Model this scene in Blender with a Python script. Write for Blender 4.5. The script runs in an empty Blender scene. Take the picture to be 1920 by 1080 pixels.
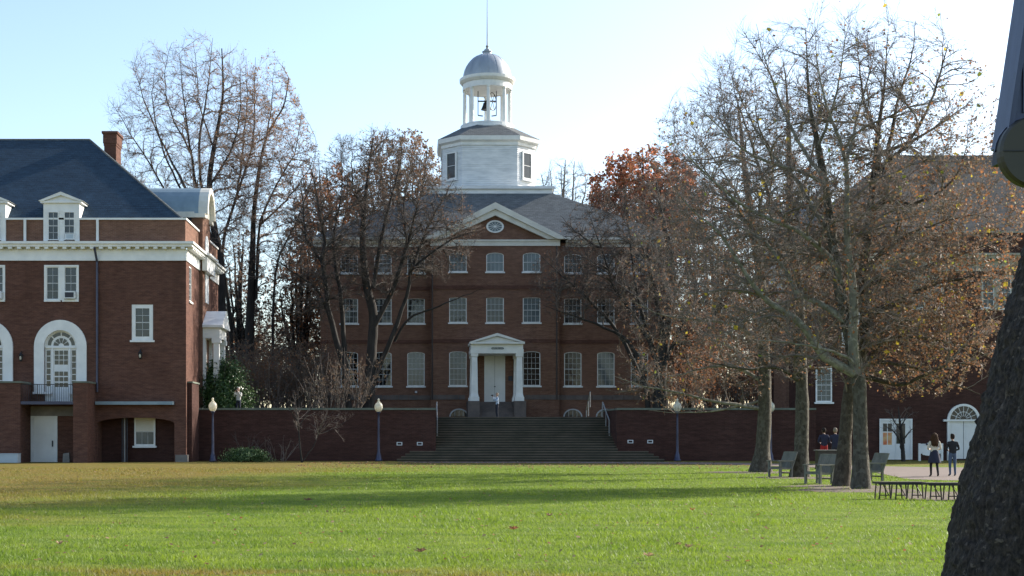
import bpy, math, random
import numpy as np
from mathutils import Vector, Matrix, noise as mnoise
R = math.radians
scene = bpy.context.scene
# ------------------------------------------------------------------ camera
F, XV, YV, CH = 2500.0, 780.0, 815.0, 1.6          # focal length in photo pixels, principal point, eye height
cam_d = bpy.data.cameras.new("camera"); cam = bpy.data.objects.new("camera", cam_d)
scene.collection.objects.link(cam)
cam.location = (0, 0, CH); cam.rotation_euler = (R(90), 0, 0)
cam_d.sensor_width = 36; cam_d.lens = 36 * F / 1920
cam_d.shift_x = (960 - XV) / 1920; cam_d.shift_y = (YV - 540) / 1920
cam_d.clip_start = 0.1; cam_d.clip_end = 6000
scene.camera = cam
# ------------------------------------------------------------------ sky and sun
SUN_EL, SUN_AZ = R(28), R(62)                       # azimuth from +Y towards +X: behind the hall, to the right
w = bpy.data.worlds.new("World"); scene.world = w; w.use_nodes = True
nt = w.node_tree; bg = nt.nodes["Background"]
sky = nt.nodes.new("ShaderNodeTexSky"); sky.sky_type = 'NISHITA'; sky.sun_disc = False
sky.sun_elevation = SUN_EL; sky.sun_rotation = SUN_AZ
sky.air_density = 1.0; sky.dust_density = 1.2; sky.ozone_density = 1.0; sky.altitude = 20
nt.links.new(sky.outputs[0], bg.inputs[0]); bg.inputs[1].default_value = 0.15
sd = bpy.data.lights.new("sun", 'SUN'); sd.energy = 5.0; sd.angle = R(0.53); sd.color = (1.0, 0.93, 0.82)
sun = bpy.data.objects.new("sun", sd); scene.collection.objects.link(sun)
sdir = Vector((math.cos(SUN_EL) * math.sin(SUN_AZ), math.cos(SUN_EL) * math.cos(SUN_AZ), math.sin(SUN_EL)))
sun.rotation_euler = sdir.to_track_quat('Z', 'Y').to_euler(); sun.location = (60, 40, 60)
vs = scene.view_settings
vs.view_transform = 'Standard'; vs.look = 'None'; vs.gamma = 1; vs.use_curve_mapping = False; vs.exposure = 1.0
scene.cycles.max_bounces = 6; scene.cycles.transparent_max_bounces = 6
rng = np.random.default_rng(7); random.seed(7)

def X_(px, Y): return (px - XV) / F * Y
def Z_(py, Y): return CH + (YV - py) / F * Y
def P_(px, py, Y): return np.array((X_(px, Y), Y, Z_(py, Y)))
def G_(px, py): Y = CH * F / (py - YV); return (X_(px, Y), Y)
# ------------------------------------------------------------------ materials
MATS = {}
def nodes(name):
    m = bpy.data.materials.new(name); m.use_nodes = True; t = m.node_tree
    return m, t, t.nodes["Principled BSDF"]
def N(t, kind, **kw):
    n = t.nodes.new(kind)
    for k, v in kw.items():
        if k.startswith("i_"):
            key = k[2:]; key = int(key) if key.isdigit() else key.replace("_", " ")
            n.inputs[key].default_value = v
        else: setattr(n, k, v)
    return n
def mixc(t, fac, a, b, blend='MIX'):
    n = t.nodes.new("ShaderNodeMix"); n.data_type = 'RGBA'; n.blend_type = blend
    for k, v in ((0, fac), (6, a), (7, b)):
        if hasattr(v, "is_output"): t.links.new(v, n.inputs[k])
        elif k == 0: n.inputs[0].default_value = v
        else: n.inputs[k].default_value = (*v, 1) if len(v) == 3 else v
    return n.outputs[2]
def math_(t, op, a, b=None, c=None, clamp=False):
    n = t.nodes.new("ShaderNodeMath"); n.operation = op; n.use_clamp = clamp
    for i, v in enumerate((a, b, c)):
        if v is None: continue
        if hasattr(v, "is_output"): t.links.new(v, n.inputs[i])
        else: n.inputs[i].default_value = v
    return n.outputs[0]
def pos(t, scale=(1, 1, 1)):
    g = t.nodes.new("ShaderNodeNewGeometry")
    if scale == (1, 1, 1): return g.outputs["Position"]
    m = N(t, "ShaderNodeVectorMath", operation='MULTIPLY'); t.links.new(g.outputs["Position"], m.inputs[0]); m.inputs[1].default_value = scale
    return m.outputs[0]
def noise_(t, vec, scale, detail=4, rough=0.6):
    n = N(t, "ShaderNodeTexNoise"); n.inputs["Scale"].default_value = scale; n.inputs["Detail"].default_value = detail; n.inputs["Roughness"].default_value = rough
    t.links.new(vec, n.inputs["Vector"]); return n.outputs["Fac"]
def ramp(t, fac, lo, hi):
    n = N(t, "ShaderNodeMapRange"); n.inputs[1].default_value = lo; n.inputs[2].default_value = hi; t.links.new(fac, n.inputs[0]); return n.outputs[0]
def bump(t, b, h, strength, dist):
    n = N(t, "ShaderNodeBump"); n.inputs["Strength"].default_value = strength; n.inputs["Distance"].default_value = dist
    t.links.new(h, n.inputs["Height"]); t.links.new(n.outputs[0], b.inputs["Normal"])
def plain(name, c1, c2=None, scale=2.0, rough=0.7, metal=0.0, bmp=0.0, stretch=(1, 1, 1), spec=0.5):
    if name in MATS: return MATS[name]
    m, t, b = nodes(name); c2 = c2 or tuple(x * 0.75 for x in c1)
    p = pos(t, stretch); f = noise_(t, p, scale)
    t.links.new(mixc(t, ramp(t, f, 0.3, 0.7), c1, c2), b.inputs["Base Color"])
    b.inputs["Roughness"].default_value = rough; b.inputs["Metallic"].default_value = metal
    b.inputs["Specular IOR Level"].default_value = spec
    if bmp: bump(t, b, noise_(t, p, scale * 4), bmp, 0.02)
    MATS[name] = m; return m
def wall_uv(t, slope=False):
    g = t.nodes.new("ShaderNodeNewGeometry"); s = N(t, "ShaderNodeSeparateXYZ"); t.links.new(g.outputs["Position"], s.inputs[0])
    n = N(t, "ShaderNodeSeparateXYZ"); t.links.new(g.outputs["True Normal"], n.inputs[0])
    side = math_(t, 'GREATER_THAN', math_(t, 'ABSOLUTE', n.outputs[0]), math_(t, 'ABSOLUTE', n.outputs[1]))
    u = math_(t, 'ADD', math_(t, 'MULTIPLY', s.outputs[0], math_(t, 'SUBTRACT', 1.0, side)), math_(t, 'MULTIPLY', s.outputs[1], side))
    c = N(t, "ShaderNodeCombineXYZ"); t.links.new(u, c.inputs[0]); t.links.new(s.outputs[2], c.inputs[1])
    return c.outputs[0], g.outputs["Position"]
def brickmat(name, c1, c2, mortar, bw=0.22, rh=0.075, ms=0.006, stain=(0.35, 0.9), bmp=0.5):
    m, t, b = nodes(name); uv, p = wall_uv(t)
    br = N(t, "ShaderNodeTexBrick"); t.links.new(uv, br.inputs["Vector"])
    br.inputs["Color1"].default_value = (*c1, 1); br.inputs["Color2"].default_value = (*c2, 1); br.inputs["Mortar"].default_value = (*mortar, 1)
    br.inputs["Scale"].default_value = 1; br.inputs["Brick Width"].default_value = bw; br.inputs["Row Height"].default_value = rh
    br.inputs["Mortar Size"].default_value = ms; br.inputs["Mortar Smooth"].default_value = 0.3; br.inputs["Bias"].default_value = -0.1
    st = ramp(t, noise_(t, p, 0.45, 6, 0.65), 0.3, 0.72); dk = tuple(x * stain[0] + 0.0 for x in c1)
    col = mixc(t, math_(t, 'MULTIPLY', st, stain[1]), br.outputs["Color"], dk)
    fine = ramp(t, noise_(t, p, 9.0, 3), 0.2, 0.8)
    col = mixc(t, 0.3, col, mixc(t, fine, tuple(x * 0.55 for x in c1), tuple(min(1, x * 1.5) for x in c2)), 'MIX')
    strk = ramp(t, noise_(t, pos(t, (1.6, 1.6, 9.0)), 1.0, 4, 0.7), 0.3, 0.72)
    col = mixc(t, 0.75, col, mixc(t, strk, (0.55, 0.52, 0.52), (1.35, 1.32, 1.28)), 'MULTIPLY')
    drip = ramp(t, noise_(t, pos(t, (1.1, 1.1, 0.12)), 1.0, 4, 0.6), 0.55, 0.8); col = mixc(t, math_(t, 'MULTIPLY', drip, 0.4), col, tuple(x * 0.35 for x in c1))
    t.links.new(col, b.inputs["Base Color"]); b.inputs["Roughness"].default_value = 0.9
    b.inputs["Specular IOR Level"].default_value = 0.2
    bump(t, b, math_(t, 'SUBTRACT', 1.0, br.outputs["Fac"]), bmp, 0.02)
    MATS[name] = m; return m
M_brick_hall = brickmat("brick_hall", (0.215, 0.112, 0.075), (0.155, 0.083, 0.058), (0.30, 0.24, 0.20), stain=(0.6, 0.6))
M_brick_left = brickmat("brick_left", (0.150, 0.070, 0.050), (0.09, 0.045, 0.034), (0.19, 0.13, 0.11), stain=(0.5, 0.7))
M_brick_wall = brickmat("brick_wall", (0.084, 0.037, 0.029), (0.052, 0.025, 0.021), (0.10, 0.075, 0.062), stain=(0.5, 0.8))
M_slate_l = brickmat("slate_blue", (0.034, 0.064, 0.10), (0.026, 0.05, 0.08), (0.012, 0.022, 0.034), 0.3, 0.15, 0.012, (0.7, 0.6), 0.8)
M_slate_h = brickmat("slate_grey", (0.15, 0.165, 0.17), (0.105, 0.12, 0.13), (0.05, 0.055, 0.06), 0.32, 0.14, 0.014, (0.55, 0.6), 0.8)
M_white = plain("white_paint", (0.76, 0.76, 0.74), (0.62, 0.63, 0.62), 1.5, 0.55)
M_white_w = plain("weathered_white", (0.74, 0.75, 0.75), (0.52, 0.54, 0.55), 0.9, 0.6, stretch=(1, 1, 4))
M_white_m = plain("muntin_paint", (0.46, 0.47, 0.47), (0.36, 0.37, 0.38), 1.5, 0.6)
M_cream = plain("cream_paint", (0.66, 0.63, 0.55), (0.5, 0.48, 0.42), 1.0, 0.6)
M_stone = plain("foundation_stone", (0.15, 0.12, 0.105), (0.085, 0.072, 0.068), 1.3, 0.9, bmp=0.4)
M_coping = plain("mossy_coping", (0.15, 0.17, 0.13), (0.10, 0.11, 0.09), 2.0, 0.9, bmp=0.3)
M_step = plain("step_stone", (0.135, 0.105, 0.075), (0.06, 0.052, 0.034), 0.9, 0.9, bmp=0.3)  # stone darkened to carry the tree shade over the stairs
M_riser = plain("step_riser", (0.05, 0.045, 0.036), (0.028, 0.03, 0.02), 1.2, 0.95)  # step fronts coloured darker still than the shade-toned treads
M_dark = plain("dark_metal", (0.025, 0.028, 0.04), (0.02, 0.02, 0.028), 3, 0.45, 0.3)
M_bluemetal = plain("blue_black_paint", (0.05, 0.055, 0.1), (0.03, 0.032, 0.06), 2, 0.4, 0.2)
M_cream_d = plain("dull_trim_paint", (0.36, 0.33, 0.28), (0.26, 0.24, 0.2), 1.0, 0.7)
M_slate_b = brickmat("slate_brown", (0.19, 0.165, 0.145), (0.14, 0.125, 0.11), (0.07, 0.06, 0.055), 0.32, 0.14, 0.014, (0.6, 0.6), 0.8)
M_leadroof = plain("lead_sheet", (0.36, 0.39, 0.42), (0.22, 0.25, 0.29), 0.9, 0.5, 0.35, stretch=(1, 1, 0.35))
M_zinc = plain("zinc_roof", (0.22, 0.29, 0.33), (0.15, 0.21, 0.25), 1.2, 0.5, 0.2)
M_door = plain("door_paint", (0.74, 0.74, 0.72), (0.62, 0.62, 0.6), 0.8, 0.5)
M_wood_grey = plain("weathered_wood", (0.17, 0.165, 0.14), (0.105, 0.105, 0.09), 6, 0.85, stretch=(1, 1, 0.3))
M_darkwood = plain("dark_wood", (0.05, 0.035, 0.03), (0.03, 0.022, 0.02), 5, 0.6)
M_black = plain("black_iron", (0.02, 0.02, 0.022), None, 4, 0.5, 0.4)
M_olive = plain("olive_brown_paint", (0.034, 0.03, 0.02), (0.022, 0.02, 0.016), 3, 0.55)
M_concrete = plain("old_concrete", (0.24, 0.22, 0.20), (0.12, 0.11, 0.10), 1.2, 0.9, bmp=0.3)
M_box = plain("pale_blue_box", (0.42, 0.48, 0.52), (0.34, 0.4, 0.44), 2, 0.6)
M_signgreen = plain("sign_green", (0.02, 0.045, 0.04), None, 4, 0.5)
M_orange = plain("orange_poster", (0.55, 0.13, 0.05), (0.6, 0.45, 0.2), 3, 0.7)
M_iron_w = plain("grey_rail", (0.27, 0.27, 0.26), (0.18, 0.18, 0.18), 3, 0.5)
def glassmat(name, base, rough=0.06):
    m, t, b = nodes(name); p = pos(t)
    f = ramp(t, noise_(t, p, 0.5, 2), 0.35, 0.65)
    t.links.new(mixc(t, f, base, tuple(x * 0.4 for x in base)), b.inputs["Base Color"])
    b.inputs["Roughness"].default_value = rough; b.inputs["Specular IOR Level"].default_value = 0.5
    bump(t, b, noise_(t, p, 1.6, 2), 0.25, 0.02); return m
M_glass = glassmat("window_glass", (0.03, 0.037, 0.042)); M_glass_d = glassmat("dark_glass", (0.012, 0.015, 0.018), 0.04); M_glass_w = glassmat("curtained_glass", (0.17, 0.18, 0.17), 0.12); M_glass_b = glassmat("blind_glass", (0.085, 0.115, 0.13), 0.1)
m, t, b = nodes("lamp_globe"); b.inputs["Base Color"].default_value = (0.72, 0.69, 0.58, 1); b.inputs["Roughness"].default_value = 0.35
tr = N(t, "ShaderNodeBsdfTranslucent"); tr.inputs[0].default_value = (0.9, 0.85, 0.7, 1); mx = N(t, "ShaderNodeMixShader"); mx.inputs[0].default_value = 0.5
t.links.new(b.outputs[0], mx.inputs[1]); t.links.new(tr.outputs[0], mx.inputs[2]); t.links.new(mx.outputs[0], t.nodes["Material Output"].inputs[0]); M_globe = m
def leafmat(name, c1, c2, trans=0.5, scale=3.0, rough=0.6):
    m, t, b = nodes(name); p = pos(t); f = ramp(t, noise_(t, p, scale, 2), 0.35, 0.65)
    c = mixc(t, f, c1, c2); t.links.new(c, b.inputs["Base Color"]); b.inputs["Roughness"].default_value = rough
    b.inputs["Specular IOR Level"].default_value = 0.3
    tr = N(t, "ShaderNodeBsdfTranslucent"); t.links.new(c, tr.inputs[0]); mx = N(t, "ShaderNodeMixShader"); mx.inputs[0].default_value = trans
    t.links.new(b.outputs[0], mx.inputs[1]); t.links.new(tr.outputs[0], mx.inputs[2]); t.links.new(mx.outputs[0], t.nodes["Material Output"].inputs[0])
    return m
L_brown = leafmat("leaf_brown", (0.20, 0.115, 0.075), (0.13, 0.078, 0.053), 0.5); L_rust = leafmat("leaf_rust", (0.31, 0.14, 0.06), (0.21, 0.095, 0.05), 0.5)
L_yellow = leafmat("leaf_yellow", (0.50, 0.38, 0.04), (0.38, 0.30, 0.05)); L_ygreen = leafmat("leaf_yellow_green", (0.28, 0.32, 0.05), (0.2, 0.24, 0.04))
L_orange = leafmat("leaf_orange", (0.45, 0.18, 0.06), (0.32, 0.12, 0.05)); L_red = leafmat("leaf_red", (0.46, 0.18, 0.10), (0.33, 0.12, 0.075))
L_apricot = leafmat("leaf_apricot", (0.48, 0.24, 0.10), (0.38, 0.17, 0.07), 0.5)
L_tan = leafmat("leaf_tan", (0.36, 0.25, 0.15), (0.26, 0.17, 0.1), 0.35); L_holly = leafmat("leaf_holly", (0.045, 0.095, 0.028), (0.03, 0.065, 0.022), 0.2, rough=0.3)
L_shrub = leafmat("leaf_shrub", (0.12, 0.19, 0.07), (0.18, 0.25, 0.11), 0.3, rough=0.35); L_drab = leafmat("leaf_drab", (0.22, 0.165, 0.11), (0.15, 0.115, 0.08))
def barkmat(name, c1, c2, c3=None, scale=4.0, stretch=(1, 1, 0.25), bmp=0.6, dist=0.03, lo=0.35, hi=0.62, c3r=(0.52, 0.58)):
    m, t, b = nodes(name); p = pos(t, stretch); f = noise_(t, p, scale, 6, 0.65)
    c = mixc(t, ramp(t, f, lo, hi), c1, c2)
    if c3:
        v = ramp(t, noise_(t, pos(t), scale * 0.55, 3, 0.5), *c3r); c = mixc(t, v, c, c3)
    t.links.new(c, b.inputs["Base Color"]); b.inputs["Roughness"].default_value = 0.85; b.inputs["Specular IOR Level"].default_value = 0.25
    bump(t, b, f, bmp, dist); return m
B_syc = barkmat("sycamore_bark", (0.038, 0.032, 0.024), (0.088, 0.076, 0.057), (0.10, 0.09, 0.07), 12.0, (1, 1, 0.35), 1.0, 0.05)
B_dark = barkmat("dark_bark", (0.019, 0.016, 0.014), (0.042, 0.036, 0.032)); B_grey = barkmat("grey_bark", (0.085, 0.078, 0.072), (0.16, 0.15, 0.135))
B_near = barkmat("near_bark", (0.018, 0.015, 0.014), (0.07, 0.054, 0.046), (0.125, 0.10, 0.082), 40.0, (1, 1, 0.6), 1.0, 0.03, .38, .66, (.63, .68))
B_twig = barkmat("twig_bark", (0.10, 0.08, 0.068), (0.18, 0.148, 0.125)); B_twig_s = barkmat("sycamore_twig", (0.125, 0.10, 0.086), (0.21, 0.175, 0.15)); B_twig_d = barkmat("dark_twig", (0.055, 0.045, 0.039), (0.11, 0.092, 0.08)); B_limb = barkmat("sycamore_limb", (0.12, 0.112, 0.088), (0.21, 0.195, 0.16), (0.26, 0.245, 0.205), 9.0); B_twig_t = barkmat("tan_twig", (0.17, 0.12, 0.095), (0.26, 0.19, 0.15)); B_twig_g = barkmat("twig_grey", (0.13, 0.115, 0.10), (0.2, 0.18, 0.16))
B_syc_b = barkmat("brown_sycamore_bark", (0.034, 0.026, 0.018), (0.078, 0.06, 0.042), (0.088, 0.072, 0.052), 12.0, (1, 1, 0.35), 1.0, 0.05)
# grass: one colour field shared by the sheet and the blades
def grass_col(t):
    g = t.nodes.new("ShaderNodeNewGeometry"); s = N(t, "ShaderNodeSeparateXYZ"); t.links.new(g.outputs["Position"], s.inputs[0])
    x, y = s.outputs[0], s.outputs[1]
    big = noise_(t, pos(t, (0.10, 0.16, 0)), 1.0, 5, 0.6); mid = noise_(t, pos(t, (0.5, 1.1, 0)), 1.0, 5, 0.65)
    c = mixc(t, ramp(t, mid, 0.3, 0.7), (0.092, 0.155, 0.016), (0.19, 0.245, 0.036))
    c = mixc(t, math_(t, 'MULTIPLY', ramp(t, noise_(t, pos(t, (0.35, 0.9, 0)), 1.3, 6, 0.7), 0.55, 0.8), 0.35), c, (0.23, 0.21, 0.06))
    dry = math_(t, 'SUBTRACT', math_(t, 'ADD', math_(t, 'MULTIPLY', y, 0.194), -13.95), x)       # > 0 on the worn left side
    dry = math_(t, 'ADD', dry, math_(t, 'MULTIPLY', math_(t, 'SUBTRACT', big, 0.5), 16.0))
    dry = ramp(t, dry, -4.0, 5.0)
    dry = math_(t, 'MULTIPLY', dry, ramp(t, mid, 0.18, 0.5))
    near = math_(t, 'MULTIPLY', ramp(t, y, 16.6, 15.2), ramp(t, noise_(t, pos(t, (0.4, 1.2, 0)), 1.0, 4), 0.42, 0.6))
    near = math_(t, 'MULTIPLY', near, ramp(t, x, 3.5, 0.5))
    far = math_(t, 'MULTIPLY', ramp(t, y, 66, 73), ramp(t, mid, 0.3, 0.55))
    d = math_(t, 'MAXIMUM', math_(t, 'MAXIMUM', dry, near), far)
    c = mixc(t, math_(t, 'MULTIPLY', d, 0.85), c, mixc(t, ramp(t, noise_(t, pos(t, (1.0, 2.5, 0)), 1.0, 4), 0.35, 0.65), (0.225, 0.128, 0.042), (0.165, 0.135, 0.038)))
    return c
m, t, b = nodes("lawn"); c = grass_col(t); fine = noise_(t, pos(t, (14, 9, 1)), 1.0, 5, 0.7)
c = mixc(t, ramp(t, fine, 0.3, 0.75), tuple([0.55] * 3), tuple([1.25] * 3)) if False else mixc(t, 0.8, c, mixc(t, ramp(t, fine, 0.3, 0.7), (0.62, 0.62, 0.62), (1.05, 1.05, 1.05)), 'MULTIPLY')
t.links.new(c, b.inputs["Base Color"]); b.inputs["Roughness"].default_value = 0.9; b.inputs["Specular IOR Level"].default_value = 0.1
bump(t, b, fine, 1.0, 0.06); M_lawn = m
m, t, b = nodes("grass_blade"); c = grass_col(t); t.links.new(c, b.inputs["Base Color"]); b.inputs["Roughness"].default_value = 0.55
tr = N(t, "ShaderNodeBsdfTranslucent"); t.links.new(mixc(t, 1.0, c, (1.3, 1.35, 0.75), 'MULTIPLY'), tr.inputs[0]); mx = N(t, "ShaderNodeMixShader"); mx.inputs[0].default_value = 0.5
t.links.new(b.outputs[0], mx.inputs[1]); t.links.new(tr.outputs[0], mx.inputs[2]); t.links.new(mx.outputs[0], t.nodes["Material Output"].inputs[0]); M_blade = m
M_path = plain("path_brick", (0.165, 0.122, 0.10), (0.11, 0.08, 0.066), 1.2, 0.9, bmp=0.3)
M_terrace = plain("terrace_ground", (0.10, 0.09, 0.05), (0.06, 0.075, 0.03), 0.6, 0.95)
M_mulch = plain("mulch", (0.11, 0.075, 0.05), (0.07, 0.05, 0.035), 3, 0.95, bmp=0.5)
# ------------------------------------------------------------------ builders
COL = scene.collection
class MB:
    def __init__(s, mp=None): s.v, s.f, s.mi, s.mp, s.cur = [], [], [], mp, 0
    def add(s, vs, fs):
        o = len(s.v); s.v += [tuple(s.mp(*p)) if s.mp else tuple(p) for p in vs]
        for f in fs: s.f.append(tuple(o + i for i in f)); s.mi.append(s.cur)
        return s
    def box(s, x0, x1, y0, y1, z0, z1):
        return s.add([(x, y, z) for z in (z0, z1) for y in (y0, y1) for x in (x0, x1)],
                     [(0, 2, 3, 1), (4, 5, 7, 6), (0, 1, 5, 4), (2, 6, 7, 3), (0, 4, 6, 2), (1, 3, 7, 5)])
    def cbox(s, c, size): x, y, z = c; a, b, d = size; return s.box(x - a / 2, x + a / 2, y - b / 2, y + b / 2, z - d / 2, z + d / 2)
    def prism(s, poly, d0, d1, ax='y'):            # polygon in (u,z) swept along depth
        n = len(poly); mk = (lambda u, d, z: (u, d, z)) if ax == 'y' else ((lambda u, d, z: (d, u, z)) if ax == 'x' else (lambda u, d, z: (u, z, d)))
        vs = [mk(u, d0, z) for u, z in poly] + [mk(u, d1, z) for u, z in poly]
        return s.add(vs, [tuple(range(n)), tuple(range(2 * n - 1, n - 1, -1))] + [(i, (i + 1) % n, n + (i + 1) % n, n + i) for i in range(n)])
    def lathe(s, prof, c=(0, 0, 0), n=24, cap=True):
        vs, fs = [], []
        for r, z in prof:
            for k in range(n): a = 2 * math.pi * k / n; vs.append((c[0] + r * math.cos(a), c[1] + r * math.sin(a), c[2] + z))
        for j in range(len(prof) - 1):
            for k in range(n): fs.append((j * n + k, j * n + (k + 1) % n, (j + 1) * n + (k + 1) % n, (j + 1) * n + k))
        if cap: fs.append(tuple(range(n - 1, -1, -1))); fs.append(tuple((len(prof) - 1) * n + k for k in range(n)))
        return s.add(vs, fs)
    def tube(s, pts, rad, n=8):
        pts = [Vector(p) for p in pts]; rad = rad if hasattr(rad, "__len__") else [rad] * len(pts); vs, fs = [], []
        for i, p in enumerate(pts):
            d = (pts[min(i + 1, len(pts) - 1)] - pts[max(i - 1, 0)]).normalized()
            a = d.orthogonal().normalized() if i == 0 else (a0 - d * a0.dot(d)).normalized()
            a0 = a; bb = d.cross(a)
            for k in range(n): q = 2 * math.pi * k / n; vs.append(tuple(p + (a * math.cos(q) + bb * math.sin(q)) * rad[i]))
        for j in range(len(pts) - 1):
            for k in range(n): fs.append((j * n + k, j * n + (k + 1) % n, (j + 1) * n + (k + 1) % n, (j + 1) * n + k))
        fs.append(tuple(range(n - 1, -1, -1))); fs.append(tuple((len(pts) - 1) * n + k for k in range(n)))
        return s.add(vs, fs)
    def mesh(s, name, mats, smooth=False):
        me = bpy.data.meshes.new(name); me.from_pydata(s.v, [], s.f)
        for m in (mats if isinstance(mats, (list, tuple)) else [mats]): me.materials.append(m)
        me.polygons.foreach_set("material_index", s.mi)
        if smooth: me.polygons.foreach_set("use_smooth", [True] * len(s.f)); 
        me.update(); return me
    def build(s, name, mats, parent=None, smooth=False): return link(name, s.mesh(name, mats, smooth), parent)
def link(name, me, parent=None, loc=(0, 0, 0), rz=0.0, local=False):
    o = bpy.data.objects.new(name, me); COL.objects.link(o); o.location = loc; o.rotation_euler = (0, 0, rz)
    if parent:
        o.parent = parent
        if not local and parent.get("world_built"): o.matrix_parent_inverse = Matrix.Translation(-parent.location)
    return o
def tag(o, label=None, cat=None, group=None, kind=None):
    if label: o["label"] = label
    if cat: o["category"] = cat
    if group: o["group"] = group
    if kind: o["kind"] = kind
    return o
def thing(name, label, cat, loc, rz=0, group=None, world=False):
    o = bpy.data.objects.new(name, None); COL.objects.link(o); o.location = loc; o.rotation_euler = (0, 0, rz); o.empty_display_size = 0.3
    if world: o["world_built"] = 1
    return tag(o, label, cat, group)
def copy_thing(o, loc, rz=None, label=None):
    def rec(s, par):
        c = s.copy(); COL.objects.link(c)
        if par: c.parent = par
        for ch in s.children: rec(ch, c)
        return c
    c = rec(o, None); c.location = loc
    if rz is not None: c.rotation_euler = (0, 0, rz)
    if label: c["label"] = label
    return c
def np_mesh(name, V, Fq, mats, mi=None, smooth=False):
    """V (n,3); Fq (m,k) constant-size faces"""
    me = bpy.data.meshes.new(name); V = np.asarray(V, np.float32); Fq = np.asarray(Fq, np.int32); k = Fq.shape[1]
    me.vertices.add(len(V)); me.vertices.foreach_set("co", V.ravel())
    me.loops.add(Fq.size); me.loops.foreach_set("vertex_index", Fq.ravel())
    me.polygons.add(len(Fq)); me.polygons.foreach_set("loop_start", np.arange(0, Fq.size, k, dtype=np.int32))
    for m in (mats if isinstance(mats, (list, tuple)) else [mats]): me.materials.append(m)
    if mi is not None: me.polygons.foreach_set("material_index", np.asarray(mi, np.int32))
    if smooth: me.polygons.foreach_set("use_smooth", np.ones(len(Fq), bool))
    me.update(calc_edges=True); me.validate(); return me
def arc(hw, rise, n=10, cx=0.0, z0=0.0, a0=0.0, a1=math.pi):
    return [(cx + hw * math.cos(a0 + (a1 - a0) * i / n), z0 + rise * math.sin(a0 + (a1 - a0) * i / n)) for i in range(n + 1)]
def facade(mb, u0, u1, z0, z1, holes, d0=0.0, depth=0.14):
    """wall sheet in the (u,z) plane at depth d0 with openings (ua,ub,za,zb,rise) and reveals going inwards"""
    us = sorted({u0, u1, *[h[0] for h in holes], *[h[1] for h in holes]}); zs = sorted({z0, z1, *[h[2] for h in holes], *[h[3] for h in holes]})
    us = [u for u in us if u0 <= u <= u1]; zs = [z for z in zs if z0 <= z <= z1]
    for a, b_ in zip(us, us[1:]):
        for c, d in zip(zs, zs[1:]):
            mu, mz = (a + b_) / 2, (c + d) / 2
            if any(h[0] < mu < h[1] and h[2] < mz < h[3] for h in holes): continue
            mb.add([(a, d0, c), (b_, d0, c), (b_, d0, d), (a, d0, d)], [(0, 1, 2, 3)])
    for h in holes:
        a, b_, c, d = h[:4]; rise = h[4] if len(h) > 4 else 0; dep = h[5] if len(h) > 5 else depth; d1 = d0 + dep; zt = d - rise
        mb.add([(a, d0, c), (a, d1, c), (a, d1, zt), (a, d0, zt)], [(0, 1, 2, 3)]); mb.add([(b_, d0, c), (b_, d1, c), (b_, d1, zt), (b_, d0, zt)], [(0, 1, 2, 3)])
        mb.add([(a, d0, c), (b_, d0, c), (b_, d1, c), (a, d1, c)], [(0, 1, 2, 3)])
        if not rise: mb.add([(a, d0, d), (b_, d0, d), (b_, d1, d), (a, d1, d)], [(0, 1, 2, 3)]); continue
        ar = arc((b_ - a) / 2, rise, 14, (a + b_) / 2, zt)
        for (ua, za), (ub, zb) in zip(ar, ar[1:]):
            mb.add([(ua, d0, za), (ub, d0, zb), (ub, d0, d), (ua, d0, d)], [(0, 1, 2, 3)])
            mb.add([(ua, d0, za), (ub, d0, zb), (ub, d1, zb), (ua, d1, za)], [(0, 1, 2, 3)])
WCACHE = {}
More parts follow.
